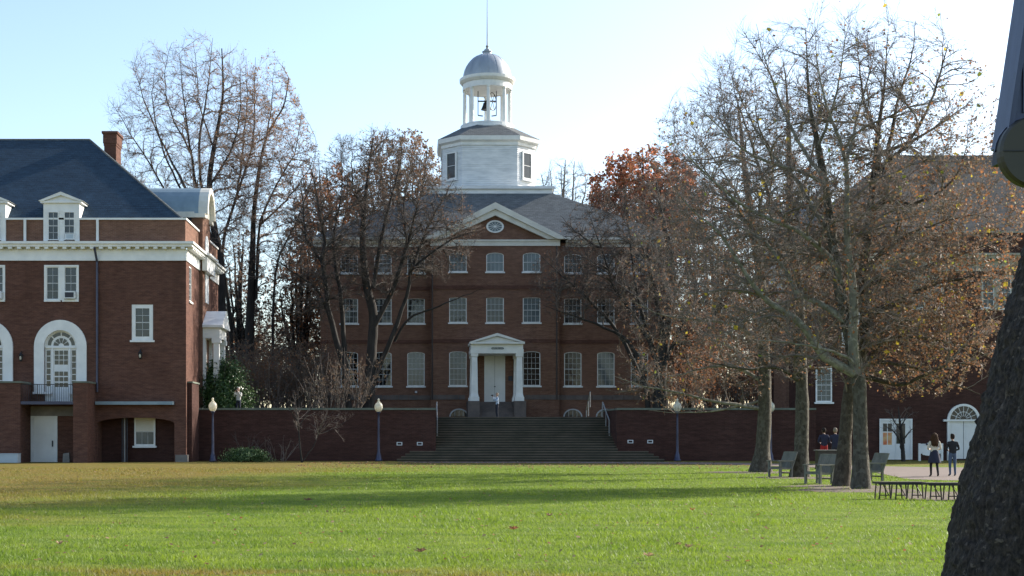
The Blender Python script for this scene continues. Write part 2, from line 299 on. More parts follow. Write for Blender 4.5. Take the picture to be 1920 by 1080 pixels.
def window(parent, x, y, z, wd, h, cols, rows, rise=0.0, rz=0.0, border=0.09, panes=False, glass=None, sill=True, label=None, meet=True):
    """sash window, origin at the middle of the sill line, opening wd x h; sub-parts sill, muntin, pane/glass"""
    key = (round(wd, 3), round(h, 3), cols, rows, round(rise, 3), border, panes, (glass or M_glass).name, sill)
    if key not in WCACHE:
        hw = wd / 2; fr = MB(); bo = border; zt = h - rise
        fr.box(-hw, -hw + bo, 0.02, 0.12, 0, zt); fr.box(hw - bo, hw, 0.02, 0.12, 0, zt); fr.box(-hw + bo, hw - bo, 0.02, 0.12, 0, bo)
        if rise:
            o_, i_ = arc(hw, rise, 10, 0, zt), arc(hw - bo, max(rise - bo * 0.7, 0.02), 10, 0, zt)
            for k in range(10):
                q = [o_[k], o_[k + 1], i_[k + 1], i_[k]]; fr.prism(q, 0.02, 0.12)
        else: fr.box(-hw + bo, hw - bo, 0.02, 0.12, h - bo, h)
        mu = MB(); iw = wd - 2 * bo; ih = h - 2 * bo; bw = 0.024
        zmid = bo + ih / 2
        if meet: mu.box(-hw + bo, hw - bo, 0.05, 0.10, zmid - 0.03, zmid + 0.03)
        for c in range(1, cols): xx = -hw + bo + iw * c / cols; mu.box(xx - bw / 2, xx + bw / 2, 0.062, 0.088, bo, h - bo - (0.0 if not rise else rise * 0.2))
        for r in range(1, rows):
            zz = bo + ih * r / rows
            if meet and abs(zz - zmid) < 0.02: continue
            mu.box(-hw + bo, hw - bo, 0.065, 0.09, zz - bw / 2, zz + bw / 2)
        gl = []
        if panes:
            g = MB(); g.box(-iw / cols / 2, iw / cols / 2, 0.08, 0.086, -ih / rows / 2, ih / rows / 2); gm = g.mesh("pane", glass or M_glass)
            gl = [(gm, (-hw + bo + iw * (c + .5) / cols, 0, bo + ih * (r + .5) / rows)) for c in range(cols) for r in range(rows)]
        else:
            g = MB()
            if rise: g.prism([(-hw + .03, bo), (hw - .03, bo)] + [(u * 0.97, v_) for u, v_ in arc(hw, rise - .02, 8, 0, zt)], 0.08, 0.086)
            else: g.box(-hw + bo, hw - bo, 0.08, 0.086, bo, h - bo)
            gl = [(g.mesh("glass", glass or M_glass), (0, 0, 0))]
        si = MB().box(-hw - 0.09, hw + 0.09, -0.09, 0.12, -0.11, 0).mesh("sill", M_white) if sill else None
        WCACHE[key] = (fr.mesh("window", M_white), mu.mesh("muntin", M_white_m), si, gl)
    fm, mm, sm, gl = WCACHE[key]
    o = link("window", fm, parent, (x, y, z), rz)
    if label: o["label"] = label
    link("muntin", mm, o)
    if sm: link("sill", sm, o)
    for gm, gp in gl: link("pane" if panes else "glass", gm, o, gp)
    return o
def facing(mp_u, Y): return None
# ------------------------------------------------------------------ ground, terrace, paths
TZ = 2.74                                            # terrace level
def sheet(name, pts, z, m, thick=None):
    mb = MB(); n = len(pts); mb.add([(x, y, z) for x, y in pts], [tuple(range(n))]); o = mb.build(name, m); o["kind"] = "structure"; return o
mb = MB(); mb.add([(-500, -100, 0), (500, -100, 0), (500, 900, 0), (-500, 900, 0)], [(0, 1, 2, 3)]); o = mb.build("lawn", M_lawn); o["kind"] = "structure"
path_px = [(745, 866.2), (1000, 866.2), (1240, 866.6), (1400, 868.2), (1520, 871), (1640, 874.3), (1760, 876.5), (2100, 879), (2100, 903), (1760, 901), (1700, 899), (1645, 887), (1585, 879), (1400, 872.2), (1240, 869.6), (1000, 868.4), (800, 868)]
sheet("path", [G_(*p) for p in path_px], 0.012, M_path)
sheet("bare_ground", [G_(*p) for p in [(1690, 925), (1760, 922), (1830, 923), (1850, 937), (1760, 940), (1700, 936)]], 0.008, M_mulch)
rs = random.Random(8)
for px, py, rx, ry in ((1612, 920, 1.9, 1.5), (1581, 913, 1.8, 1.6), (1499, 896, 1.9, 1.5), (1426, 886, 2.4, 1.8)):
    x, y = G_(px, py); sheet("bare_ground", [(x + rx * (1 + .25 * math.sin(k * 2.1 + px) + rs.uniform(-.12, .12)) * math.cos(2 * math.pi * k / 22), y + ry * (1 + .2 * math.sin(k * 1.7 + px)) * math.sin(2 * math.pi * k / 22)) for k in range(22)], 0.004 + .001 * (px % 3), M_mulch)
mb = MB(); mb.box(1.16, 12.22, 86.6, 400, 0.3, TZ); mb.box(-14, 1.16, 81.6, 400, 0.3, TZ); mb.box(-200, -14, 91, 400, 0.3, TZ - .01); mb.box(12.22, 24.3, 81.6, 400, 0.3, TZ); mb.box(24.3, 200, 96, 400, 0.3, TZ - .01)
o = mb.build("terrace", M_terrace); o["kind"] = "structure"
# ------------------------------------------------------------------ stone stairs between the retaining walls
SX0, SX1 = X_(817, 81), X_(1156, 81)
st = thing("stone_stairs", "broad worn stone steps climbing from the path up to the terrace", "stairs", (6.7, 79, 0), world=True)
for i in range(18):
    z0, z1 = i * 0.1523, (i + 1) * 0.1523
    mb = MB(); j = 0.01 * random.uniform(-1, 1)
    if i < 5:
        y0 = 79 + i * 0.36
        x0 = X_(745, 80) + i * 0.25 - 0.02; x1 = X_(1240, 80) - i * 0.25
        if i == 4: x0, x1 = SX0, SX1
        y1 = 80.97
    else: y0 = 81.0 + (i - 5) * 0.43; y1 = 86.6; x0, x1 = SX0, SX1
    # nosing slab and riser
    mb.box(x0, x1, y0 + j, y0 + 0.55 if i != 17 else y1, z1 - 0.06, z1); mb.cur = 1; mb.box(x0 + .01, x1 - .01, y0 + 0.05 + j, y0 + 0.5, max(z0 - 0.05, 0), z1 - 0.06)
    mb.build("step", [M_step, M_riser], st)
mb = MB(); mb.box(SX0, SX1, 81.4, 86.6, 0, 0.7); mb.build("footing", M_stone, st)
def rail(x, y0, y1, z, lab):
    t = thing("handrail", lab, "handrail", (x, y0, z), world=True)
    mb = MB(); mb.tube([(x, y0, z - 0.1), (x, y0, z + 0.95), (x + .03, y1, z + 2.15)], 0.045, 6); mb.build("rail", M_iron_w, t)
    for k in range(2): yy = y0 + (y1 - y0) * (0.5 + .5 * k); zz = z + 1.2 * (0.5 + .5 * k); MB().tube([(x + .02, yy, zz - .1), (x + .02, yy, zz + 0.95)], 0.035, 6).build("post", M_iron_w, t)
rail(SX0 + 0.12, 83.2, 86.4, 1.55, "pale grey handrail on the wall end to the left of the broad steps")
rail(SX1 - 0.12, 83.2, 86.4, 1.55, "pale grey handrail against the wall to the right of the broad steps")
rail(X_(1100, 93.5), 93.6, 91.8, TZ - .35, "short pale slanting handrail before the hall's basement windows, right of the portico")
# ------------------------------------------------------------------ retaining walls
def retwall(x0, x1, inner, label, pier=None):
    t = thing("retaining_wall", label, "wall", ((x0 + x1) / 2, 81, 0), world=True)
    top = 3.22; mb = MB(); mb.box(x0, x1, 81, 81.6, 0, top - 0.12)
    xi = x1 if inner > 0 else x0                         # end wall running back along the stairs
    a, b_ = (xi - 0.45, xi) if inner > 0 else (xi, xi + 0.45)
    mb.box(a, b_, 81.6, 86.6, 0, top - 0.12)
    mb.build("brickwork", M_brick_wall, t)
    rc = random.Random(int(x0 * 10)); xx = x0; xe = x1 + (.04 if inner > 0 else 0)
    while xx < xe - .05:
        w_ = min(rc.uniform(1.05, 1.4), xe - xx); w_ = xe - xx if xe - xx - w_ < .5 else w_; dz = rc.uniform(-.012, .012); dy = rc.uniform(-.012, .012)
        MB().box(xx + .008, xx + w_ - .008, 80.94 + dy, 81.655 + dy, top - 0.12, top + dz).build("coping_stone", M_coping, t); xx += w_
    for k in range(4): MB().box(a - .04, b_ + .04, 81.68 + k * 1.24, 81.68 + (k + 1) * 1.24 - .02, top - 0.12, top - 0.002 + rc.uniform(-.01, .01)).build("coping_stone", M_coping, t)
    # low plinth beside the steps with a sloping end
    u = lambda px: X_(px, 80.9)
    if inner > 0: pl = [(u(712), 0.0), (x1, 0.0), (x1, Z_(811, 80.9)), (u(757), Z_(812, 80.9)), (u(712), Z_(842, 80.9))]
    else: pl = [(x0, 0), (u(1268), 0), (u(1262), Z_(842, 80.9)), (u(1215), Z_(811, 80.9)), (x0, Z_(811, 80.9))]
    MB().prism(pl, 80.86, 81.0).build("plinth", M_brick_wall, t)
    for px in ((749, 787) if inner > 0 else (1182, 1219)):
        z = Z_(832 if inner > 0 else 828, 80.8); x = X_(px, 80.85)
        f = MB(); f.box(x - .17, x + .17, 80.82, 80.86, z - .1, z - .06); f.box(x - .17, x + .17, 80.82, 80.86, z + .06, z + .1); f.box(x - .17, x - .12, 80.82, 80.86, z - .06, z + .06); f.box(x + .12, x + .17, 80.82, 80.86, z - .06, z + .06)
        v = f.build("vent", M_white_w, t); s_ = MB(); 
        for k in range(3): s_.box(x - .12, x + .12, 80.835, 80.855, z - .045 + k * .035, z - .025 + k * .035)
        s_.build("louvre", M_dark, v)
    return t
wl = retwall(X_(338, 81), SX0, 1, "dark red brick retaining wall with mossy coping left of the stairs")
wr = retwall(SX1, X_(1530, 81), -1, "dark red brick retaining wall right of the stairs behind the sycamore trunks")
x0, x1 = X_(328, 78.4), X_(360, 78.4)
mb = MB(); mb.box(x0, x1, 78.4, 80.9, 0, Z_(718, 78.4)); mb.build("pier", M_brick_wall, wl)
MB().box(x0 - .05, x1 + .05, 78.35, 80.95, Z_(718, 78.4), Z_(715, 78.4)).build("pier_cap", M_coping, wl)
MB().box(X_(330, 78.2), X_(353, 78.2), 77.95, 78.38, 0, 0.42).build("stone_block", M_concrete, wl)
# ------------------------------------------------------------------ the brick hall with the cupola
HX, HY = X_(927, 100), 100.0
hall = thing("brick_hall", "three-storey brick hall with white domed cupola and pedimented portico above the stairs", "building", (HX, HY, TZ), world=True)
HW, HD = 13.05, 18.6; BR = M_brick_hall
Z100 = lambda py: Z_(py, 100.0)
offs = [-10.88, -8.36, -5.88, 5.88, 8.36, 10.88]; poffs = [-2.76, 0.0, 2.72]
PW, PY = 4.78, 99.2                                   # pavilion half width, its plane
zs1, zt1, zs2, zt2, zs3, zt3 = Z100(724), Z100(660), Z100(606.5), Z100(560), Z100(512), Z100(476.5)
WW = 1.30
def hholes(xs, skip_door):
    h = []
    for x in xs:
        if not (skip_door and abs(x) < .1): h.append((HX + x - WW / 2, HX + x + WW / 2, zs1, zt1, 0.16))
        h.append((HX + x - WW / 2, HX + x + WW / 2, zs2, zt2, 0.05)); h.append((HX + x - WW / 2, HX + x + WW / 2, zs3, zt3, 0.2))
    return h
EZ = Z100(455)
mb = MB()
facade(mb, HX - HW, HX - PW, TZ, EZ, hholes(offs[:3], 0), HY); facade(mb, HX + PW, HX + HW, TZ, EZ, hholes(offs[3:], 0), HY)
facade(mb, HX - PW, HX + PW, TZ, EZ, hholes(poffs, 1), PY)
mb.box(HX - HW, HX + HW, HY + 0.5, HY + HD, TZ, EZ)
for s in (-1, 1):
    mb.add([(HX + s * HW, HY, TZ), (HX + s * HW, HY + .5, TZ), (HX + s * HW, HY + .5, EZ), (HX + s * HW, HY, EZ)], [(0, 1, 2, 3)])
    mb.add([(HX + s * PW, PY, TZ), (HX + s * PW, HY, TZ), (HX + s * PW, HY, EZ), (HX + s * PW, PY, EZ)], [(0, 1, 2, 3)])
mb.build("wall", BR, hall)
mb = MB(); zb = Z100(641)
for z in (zb, Z100(541)):
    mb.box(HX - HW - .03, HX - PW - .002, HY - .045, HY - .001, z - .14, z + .14); mb.box(HX + PW + .002, HX + HW + .03, HY - .045, HY - .001, z - .14, z + .14); mb.box(HX - PW - .03, HX + PW + .03, PY - .045, PY - .001, z - .14, z + .14)
mb.build("belt_course", M_brick_left, hall)
random.seed(3)                                         # foundation stones, one by one
def stones(xa, xb, y):
    x = xa
    while x < xb - .05:
        wd = min(random.uniform(.45, .85), xb - x)
        if xb - x - wd < .25: wd = xb - x
        zt = Z100(741) + random.uniform(-.015, .015); d = random.uniform(.05, .08)
        MB().box(x + .012, x + wd - .012, y - d, y - .001, Z100(750) + .01, zt).build("stone", M_stone, hall); x += wd
stones(HX - HW, HX - PW - .02, HY); stones(HX + PW + .02, HX + HW, HY); stones(HX - PW, HX - 2.2, PY); stones(HX + 2.2, HX + PW, PY)
PXS = (HX - .13)
rw_ = random.Random(5); GL = [M_glass, M_glass_d, M_glass, M_glass_b, M_glass_d]
for i, x in enumerate(offs + poffs):
    y = HY if i < 6 else PY
    if not (i >= 6 and abs(x) < .1): window(hall, HX + x, y, zs1, WW, zt1 - zs1, 4, 6, .16, border=.06, glass=M_glass_b if x < -2 and x > -7 else rw_.choice(GL))
    window(hall, HX + x, y, zs2, WW, zt2 - zs2, 4, 4, .05, border=.06, glass=rw_.choice(GL))
    window(hall, HX + x, y, zs3, WW, zt3 - zs3, 4, 2 if abs(x) < 4 else 4, .2, border=.06, glass=M_glass_b if abs(x) < 4 else rw_.choice(GL))
for px in (860, 1074, 1135, 780):                      # half-round basement lights
    x = X_(px, 100); mbx = MB(); ar = arc(.62, .5, 10, x, 2.95); mbx.prism(ar + [(x - .62, 2.95)], HY - .03 if px != 860 else PY - .03, (HY if px != 860 else PY) - .002); bw_ = mbx.build("basement_window", M_glass, hall)
    y = (HY if px != 860 else PY) - .06; fr = MB(); o_, i_ = arc(.72, .6, 10, x, 2.95), arc(.62, .5, 10, x, 2.95)
    for k in range(10): fr.prism([o_[k], o_[k + 1], i_[k + 1], i_[k]], y, y + .055)
    for k in range(1, 4): fr.box(x - .62 + .31 * k - .015, x - .62 + .31 * k + .015, y + .01, y + .028, 2.95, 3.4)
    fr.build("frame", M_white_m, bw_)
# cornice
mb = MB(); oz0, oz1 = Z100(463), Z100(446)
def cornice_run(mb, xa, xb, y, z0, z1, over=.55):
    mb.box(xa, xb, y - .08, y - .001, z0, z0 + (z1 - z0) * .42); mb.box(xa, xb, y - over * .6, y - .001, z0 + (z1 - z0) * .42, z0 + (z1 - z0) * .7); mb.box(xa, xb, y - over, y - .001, z0 + (z1 - z0) * .7, z1)
cornice_run(mb, HX - HW - .55, HX - PW - .56, HY, oz0, oz1); cornice_run(mb, HX + PW + .56, HX + HW + .55, HY, oz0, oz1)
cornice_run(mb, HX - PW - .05, HX + PW + .05, PY, Z100(464), Z100(452.5), .14)
for s in (-1, 1): mb.box(HX + s * (HW + .28) - .27, HX + s * (HW + .28) + .27, HY + .002, HY + HD + .5, oz0 + .3, oz1 - .003)
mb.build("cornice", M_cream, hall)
# roof up to the deck
CX = X_(913.5, 109.4); CY = 109.4; DK = 4.72; dz = Z_(361, CY - DK); ez = oz1 + .02; ov = .58
a = [(HX - HW - ov, HY - ov, ez), (HX + HW + ov, HY - ov, ez), (HX + HW + ov, HY + HD + ov, ez), (HX - HW - ov, HY + HD + ov, ez)]
d = [(CX - DK, CY - DK, dz), (CX + DK, CY - DK, dz), (CX + DK, CY + DK, dz), (CX - DK, CY + DK, dz)]
mb = MB(); mb.add(a + d, [(i, (i + 1) % 4, 4 + (i + 1) % 4, 4 + i) for i in range(4)] + [(4, 5, 6, 7), (3, 2, 1, 0)])
mb.build("roof", M_slate_h, hall)
# pavilion gable
gz0, gz1, gx = Z100(452.5), Z_(380, PY - .4), PW + .55
sl = (gz1 - gz0) / gx; yb = CY - DK
mb = MB(); mb.add([(HX - PW, PY, gz0), (HX + PW, PY, gz0), (HX, PY, gz0 + sl * PW)], [(0, 1, 2)])
gb = mb.build("gable", BR, hall)
mb = MB()
for s in (-1, 1):
    mb.add([(HX, PY - .5, gz1), (HX + s * gx, PY - .5, gz0), (HX + s * gx, HY + 1.2, gz0), (HX, yb + 1.5, gz1)], [(0, 1, 2, 3)])
mb.build("gable_roof", M_slate_h, hall)
mb = MB()
for s in (-1, 1):                                     # raking cornice: outer fascia and inner soffit band
    mb.prism([(HX, gz1 + .02), (HX + s * (gx + .05), gz0 - .0), (HX + s * (gx - .75), gz0), (HX, gz1 - .46)], PY - .5, PY - .36)
    mb.prism([(HX, gz1 - .46), (HX + s * (gx - .78), gz0 + .01), (HX + s * (gx - 1.45), gz0 + .01), (HX, gz1 - .92)], PY - .34, PY - .004)
    mb.prism([(HX, gz1 - .05), (HX + s * (gx - .1), gz0), (HX + s * (gx - .75), gz0), (HX, gz1 - .46)], PY - .36, PY - .004)
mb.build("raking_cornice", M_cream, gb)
ox, oz, ra, rb = HX, Z_(425, PY), .66, .47
el = lambda f, n=20: [(ox + ra * f * math.cos(2 * math.pi * k / n), oz + rb * f * math.sin(2 * math.pi * k / n)) for k in range(n)]
ow = MB().prism(el(.8), PY - .03, PY - .004).build("oval_window", M_glass_b, gb)
mb = MB(); A, B = el(1), el(.78)
for k in range(20): mb.prism([A[k], A[(k + 1) % 20], B[(k + 1) % 20], B[k]], PY - .07, PY - .003)
for k in range(12):
    an = 2 * math.pi * k / 12; c, s = math.cos(an), math.sin(an)
    p0, p1 = (ox + .12 * ra * c, oz + .12 * rb * s), (ox + .79 * ra * c, oz + .79 * rb * s); nx, nz = -s * .012, c * .012
    mb.prism([(p0[0] - nx, p0[1] - nz), (p1[0] - nx, p1[1] - nz), (p1[0] + nx, p1[1] + nz), (p0[0] + nx, p0[1] + nz)], PY - .05, PY - .032)
mb.prism(el(.16, 20), PY - .055, PY - .033); mb.build("tracery", M_white, ow) if False else tag(mb.build("frame", M_white, gb))
for s, px in ((-1, 810.5), (1, 1044)):
    x = X_(px, PY - .1); MB().tube([(x, PY - .1, Z100(464)), (x, PY - .1, Z100(750))], .055, 6).build("downpipe", M_darkwood, hall)
# portico
py_ = 96.4; pc = X_(931.5, py_); zf = Z_(752, py_); hwp = X_(973.5, py_) - pc
por = MB(); por.box(pc - hwp - .35, pc + hwp + .35, py_ - .35, PY - .002, TZ, zf).build if False else None
mb = MB()
for s in (-1, 1): mb.box(pc + s * (hwp + .05) - .42, pc + s * (hwp + .05) + .42, py_ - .4, PY - .002, TZ, zf)
mb.box(pc - hwp + .37, pc + hwp - .37, py_ + 2.0, PY - .003, TZ, zf - .002); mb.build("porch_base", M_stone, hall)
for i in range(7):
    mb = MB(); mb.box(pc - hwp + .375, pc + hwp - .375, py_ - .3 + i * .32, py_ + 2.0, TZ + i * (zf - TZ) / 8 + .001, TZ + (i + 1) * (zf - TZ) / 8); mb.build("porch_step", M_stone, hall)
ztc = Z_(663, py_)
for s in (-1, 1):
    for y in (py_, PY - .24):
        hf = .24 if y == py_ else .2; x = pc + s * hwp
        mb = MB(); mb.box(x - .34, x + .34, y - .3, y + .22, zf, zf + .3); 
        q = lambda r, z: [(x - r, y - r, z), (x + r, y - r, z), (x + r, y + r, z), (x - r, y + r, z)]
        mb.add(q(.30, zf + .3) + q(.245, zf + .55) + q(.2, ztc - .28) + q(.26, ztc - .2) + q(.27, ztc), [tuple(4 * j + k_ for k_ in (0, 1)) + (4 * (j + 1) + 1, 4 * (j + 1)) for j in range(4)] + [(4 * j + 1, 4 * j + 2, 4 * j + 6, 4 * j + 5) for j in range(4)] + [(4 * j + 2, 4 * j + 3, 4 * j + 7, 4 * j + 6) for j in range(4)] + [(4 * j + 3, 4 * j, 4 * j + 4, 4 * j + 7) for j in range(4)])
        mb.build("column", M_white, hall)
ze = Z_(645, py_); zpk = Z_(625.5, py_); hwe = X_(983, py_) - pc
mb = MB(); mb.box(pc - hwp - .3, pc + hwp + .3, py_ - .3, PY - .003, ztc + .001, ztc + .3); mb.box(pc - hwp - .26, pc + hwp + .26, py_ - .27, PY - .004, ztc + .3, ze - .02)
mb.build("entablature", M_white, hall)
mb = MB(); mb.box(pc - hwe, pc + hwe, py_ - .62, PY - .005, ze - .02, ze + .1)
mb.prism([(pc - hwe + .3, ze + .1), (pc + hwe - .3, ze + .1), (pc, zpk - .22)], py_ - .35, PY - .006)
for s in (-1, 1): mb.prism([(pc, zpk), (pc + s * (hwe + .02), ze + .11), (pc + s * (hwe - .34), ze + .11), (pc, zpk - .2)], py_ - .64, PY - .007)
mb.build("pediment", M_white, hall)
sx, sz, sw, sh = X_(932.5, py_), Z_(653.7, py_), .455, .075
mb = MB(); cap = [(sx + sw + sh * math.cos(a_) - sh, sz + sh * math.sin(a_)) for a_ in np.linspace(-math.pi / 2, math.pi / 2, 7)] + [(sx - sw - sh * math.cos(a_) + sh, sz + sh * math.sin(a_)) for a_ in np.linspace(math.pi / 2, -math.pi / 2, 7)[0:]]
cap = [(sx + sw - sh + sh * math.cos(a_), sz + sh * math.sin(a_)) for a_ in np.linspace(-math.pi / 2, math.pi / 2, 7)] + [(sx - sw + sh - sh * math.cos(a_), sz + sh * math.sin(a_)) for a_ in np.linspace(math.pi / 2, -math.pi / 2, 7)]
ns = mb.prism(cap, py_ - .31, py_ - .275).build("name_board", M_signgreen, hall)
def text_mesh(s, size, x, y, z, m, parent, name="lettering"):
    c = bpy.data.curves.new(name, 'FONT'); c.body = s; c.size = size; c.align_x = 'CENTER'; c.align_y = 'CENTER'; c.extrude = .004; c.resolution_u = 2
    o = bpy.data.objects.new(name, c); COL.objects.link(o); o.location = (0, 0, 0); bpy.context.view_layer.update()
    me = bpy.data.meshes.new_from_object(o.evaluated_get(bpy.context.evaluated_depsgraph_get())); bpy.data.objects.remove(o)
    me.transform(Matrix.Translation((x, y, z)) @ Matrix.Rotation(R(90), 4, 'X')); me.materials.clear(); me.materials.append(m); return link(name, me, parent)
text_mesh("McDOWELL HALL", .105, sx, py_ - .317, sz, M_white, ns)
dx0, dx1 = X_(908, PY), X_(947, PY); dzb, dzt = zf, Z_(664, PY)
mb = MB(); mb.box(dx0, dx1, PY - .06, PY - .001, dzb, dzt + .3); dr = mb.build("door", M_door, hall)
mb = MB(); xm = (dx0 + dx1) / 2
mb.box(xm - .008, xm + .008, PY - .066, PY - .0595, dzb, dzt)
mb.build("meeting_seam", M_dark, dr); MB().lathe([(.02, -.04), (.055, -.02), (.055, .02), (.02, .04)], (xm + .0, PY - .12, dzb + 1.15), 10).build("handle", M_dark, dr)
mb = MB()
for s in (-1, 1):
    for k in range(4):
        cx_ = xm + s * (dx1 - dx0) / 4; hw_ = (dx1 - dx0) / 4 - .13; za = dzb + .25 + k * (dzt - dzb) / 4; mb.box(cx_ - hw_, cx_ + hw_, PY - .072, PY - .0595, za, za + (dzt - dzb) / 4 - .22)
mb.build("panel", M_door, dr)
MB().box(X_(953, PY), X_(961, PY), PY - .05, PY - .002, Z_(714, PY), Z_(705, PY)).build("plaque", M_dark, hall)
for s, px in ((1, 780),): MB().lathe([(.03, 0), (.09, .02), (.1, .1), (.03, .16)], (X_(px, 99.8), 99.85, Z_(737, 99.8)), 10).build("wall_lamp", M_white_w, hall)
# cupola
def octo(hw, cf, z): return [(CX - cf, CY - hw, z), (CX + cf, CY - hw, z), (CX + hw, CY - cf, z), (CX + hw, CY + cf, z), (CX + cf, CY + hw, z), (CX - cf, CY + hw, z), (CX - hw, CY + cf, z), (CX - hw, CY - cf, z)]
def stack(mb, rings):
    n = 8; vs = [p for r in rings for p in r]; fs = [(j * n + k, j * n + (k + 1) % n, (j + 1) * n + (k + 1) % n, (j + 1) * n + k) for j in range(len(rings) - 1) for k in range(n)]
    fs += [tuple(range(n - 1, -1, -1)), tuple((len(rings) - 1) * n + k for k in range(n))]; mb.add(vs, fs)
pz1 = Z_(350, CY - DK)
mb = MB(); mb.box(CX - DK - .12, CX + DK + .12, CY - DK - .12, CY + DK + .12, dz - .12, dz + (pz1 - dz) * .55); mb.box(CX - DK - .3, CX + DK + .3, CY - DK - .3, CY + DK + .3, dz + (pz1 - dz) * .55, pz1)
dk = mb.build("roof_deck", M_white_w, hall)
mb = MB(); stack(mb, [octo(4.1, 2.5, pz1), octo(3.9, 2.35, pz1 + .18)]); mb.build("deck_flashing", M_zinc, dk)
cu = thing("cupola", None, None, (CX, CY, pz1)); bpy.data.objects.remove(cu)
HWc, CFc = 3.70, 2.20; cz0 = pz1 + .15; cz1 = Z_(266, CY - HWc); mb = MB(); nb = 24; rings = []
for k in range(nb):
    za, zb_ = cz0 + (cz1 - cz0) * k / nb, cz0 + (cz1 - cz0) * (k + 1) / nb
    rings += [octo(HWc + .035, CFc + .015, za), octo(HWc, CFc, zb_)]
stack(mb, rings); cup = mb.build("cupola", M_white_w, hall)
mb = MB(); ecz = Z_(253.5, CY - 4.05)
stack(mb, [octo(HWc + .1, CFc + .05, cz1 - .25), octo(HWc + .1, CFc + .05, cz1), octo(4.03, 2.38, cz1 + .12), octo(4.08, 2.4, ecz)]); mb.build("cupola_cornice", M_white, cup)
mb = MB(); lz = Z_(234, CY - 2); stack(mb, [octo(4.09, 2.41, ecz + .01), octo(2.1, .9, lz)]); mb.build("cupola_roof", M_slate_h, cup)
for sx_, sy_ in ((-1, -1), (1, -1), (1, 1), (-1, 1)):
    mx_, my_ = CX + sx_ * (HWc + CFc) / 2, CY + sy_ * (HWc + CFc) / 2; rz = {(-1, -1): R(-45), (1, -1): R(45), (1, 1): R(135), (-1, 1): R(-135)}[(sx_, sy_)]
    c_, s_ = math.cos(rz), math.sin(rz); o_ = .17; window(hall, mx_ + s_ * o_, my_ - c_ * o_, Z_(340, 107), 1.15, Z_(288, 107) - Z_(340, 107), 1, 2, 0, rz, border=.13, glass=M_glass)
# lantern
lan = MB(); lan.lathe([(2.3, lz - .12), (2.3, lz + .02), (2.2, lz + .05), (2.2, lz + .3), (2.12, lz + .33)], (CX, CY, 0), 36); lan = lan.build("lantern_base", M_white_w, cup, True if False else False)
kz0, kz1 = lz + .33, Z_(171, CY)
for k in range(8):
    a_ = math.pi * 2 * k / 8 - math.pi / 2; x, y = CX + 1.84 * math.cos(a_), CY + 1.84 * math.sin(a_)
    MB().lathe([(.2, 0), (.2, .1), (.16, .14), (.135, kz1 - kz0 - .15), (.18, kz1 - kz0 - .1), (.18, kz1 - kz0)], (x, y, kz0), 12).build("lantern_column", M_white, cup)
ez0, ez1 = kz1, Z_(150, CY)
mb = MB(); mb.lathe([(1.6, .0), (2.02, 0), (2.02, (ez1 - ez0) * .5), (2.1, (ez1 - ez0) * .55), (2.26, (ez1 - ez0) * .75), (2.28, ez1 - ez0), (1.9, ez1 - ez0 + .03)], (CX, CY, ez0), 40); mb.build("lantern_entablature", M_white, cup)
dh = Z_(103, CY) - ez1; rd = 1.98
mb = MB(); mb.lathe([(rd, 0)] + [(rd * math.cos(t_) ** .92, dh * math.sin(t_)) for t_ in np.linspace(.04, 1.52, 16)], (CX, CY, ez1 + .03), 48); do = mb.build("dome", M_leadroof, cup, True)
mb = MB()
for k in range(16):
    a_ = 2 * math.pi * k / 16; mb.tube([(CX + (rd * math.cos(t_) ** .92) * math.cos(a_), CY + (rd * math.cos(t_) ** .92) * math.sin(a_), ez1 + .03 + dh * math.sin(t_)) for t_ in np.linspace(.02, 1.45, 9)], .022, 4)
mb.build("seam", M_leadroof, do)
fz = ez1 + dh
mb = MB(); mb.lathe([(.36, -.08), (.36, .2), (.42, .22), (.42, .27), (.25, .32), (.25, .42), (.12, .5)], (CX, CY, fz), 16); fi = mb.build("finial_base", M_leadroof, cup)
mb = MB(); mb.lathe([(.11, .5), (.09, .62), (.13, .7), (.05, .82), (.045, 1.1), (.02, 4.6), (.008, 5.2)], (CX, CY, fz), 8); mb.build("spire", M_iron_w, cup)
bz = kz0 + (kz1 - kz0) * .42
mb = MB(); mb.lathe([(.42, 0), (.38, .08), (.27, .35), (.22, .55), (.1, .62)], (CX - .1, CY, bz + .15), 16); bell = mb.build("bell", M_black, cup)
mb = MB(); whx = CX + .42
for k in range(20):
    a0_, a1_ = 2 * math.pi * k / 20, 2 * math.pi * (k + 1) / 20; c_, s_ = .55, .84
    f_ = lambda a_: (whx + .62 * math.cos(a_) * c_, CY - .3 + .62 * math.cos(a_) * s_, bz + .75 + .72 * math.sin(a_)); mb.tube([f_(a0_), f_(a1_)], .035, 5)
for k in range(3): a_ = math.pi * k / 3; mb.tube([f_(a_), f_(a_ + math.pi)], .025, 4)
mb.tube([(CX - .75, CY, bz + .85), (CX + .75, CY, bz + .85)], .06, 6)
for s in (-1, 1): mb.tube([(CX + s * .75, CY, kz0 + .9), (CX + s * .75, CY, kz1)], .035, 5); mb.tube([(CX + s * .75, CY, kz0 + .9), (CX + s * .35, CY, kz0 + .85)], .05, 5)
mb.build("bell_frame", M_black, bell)
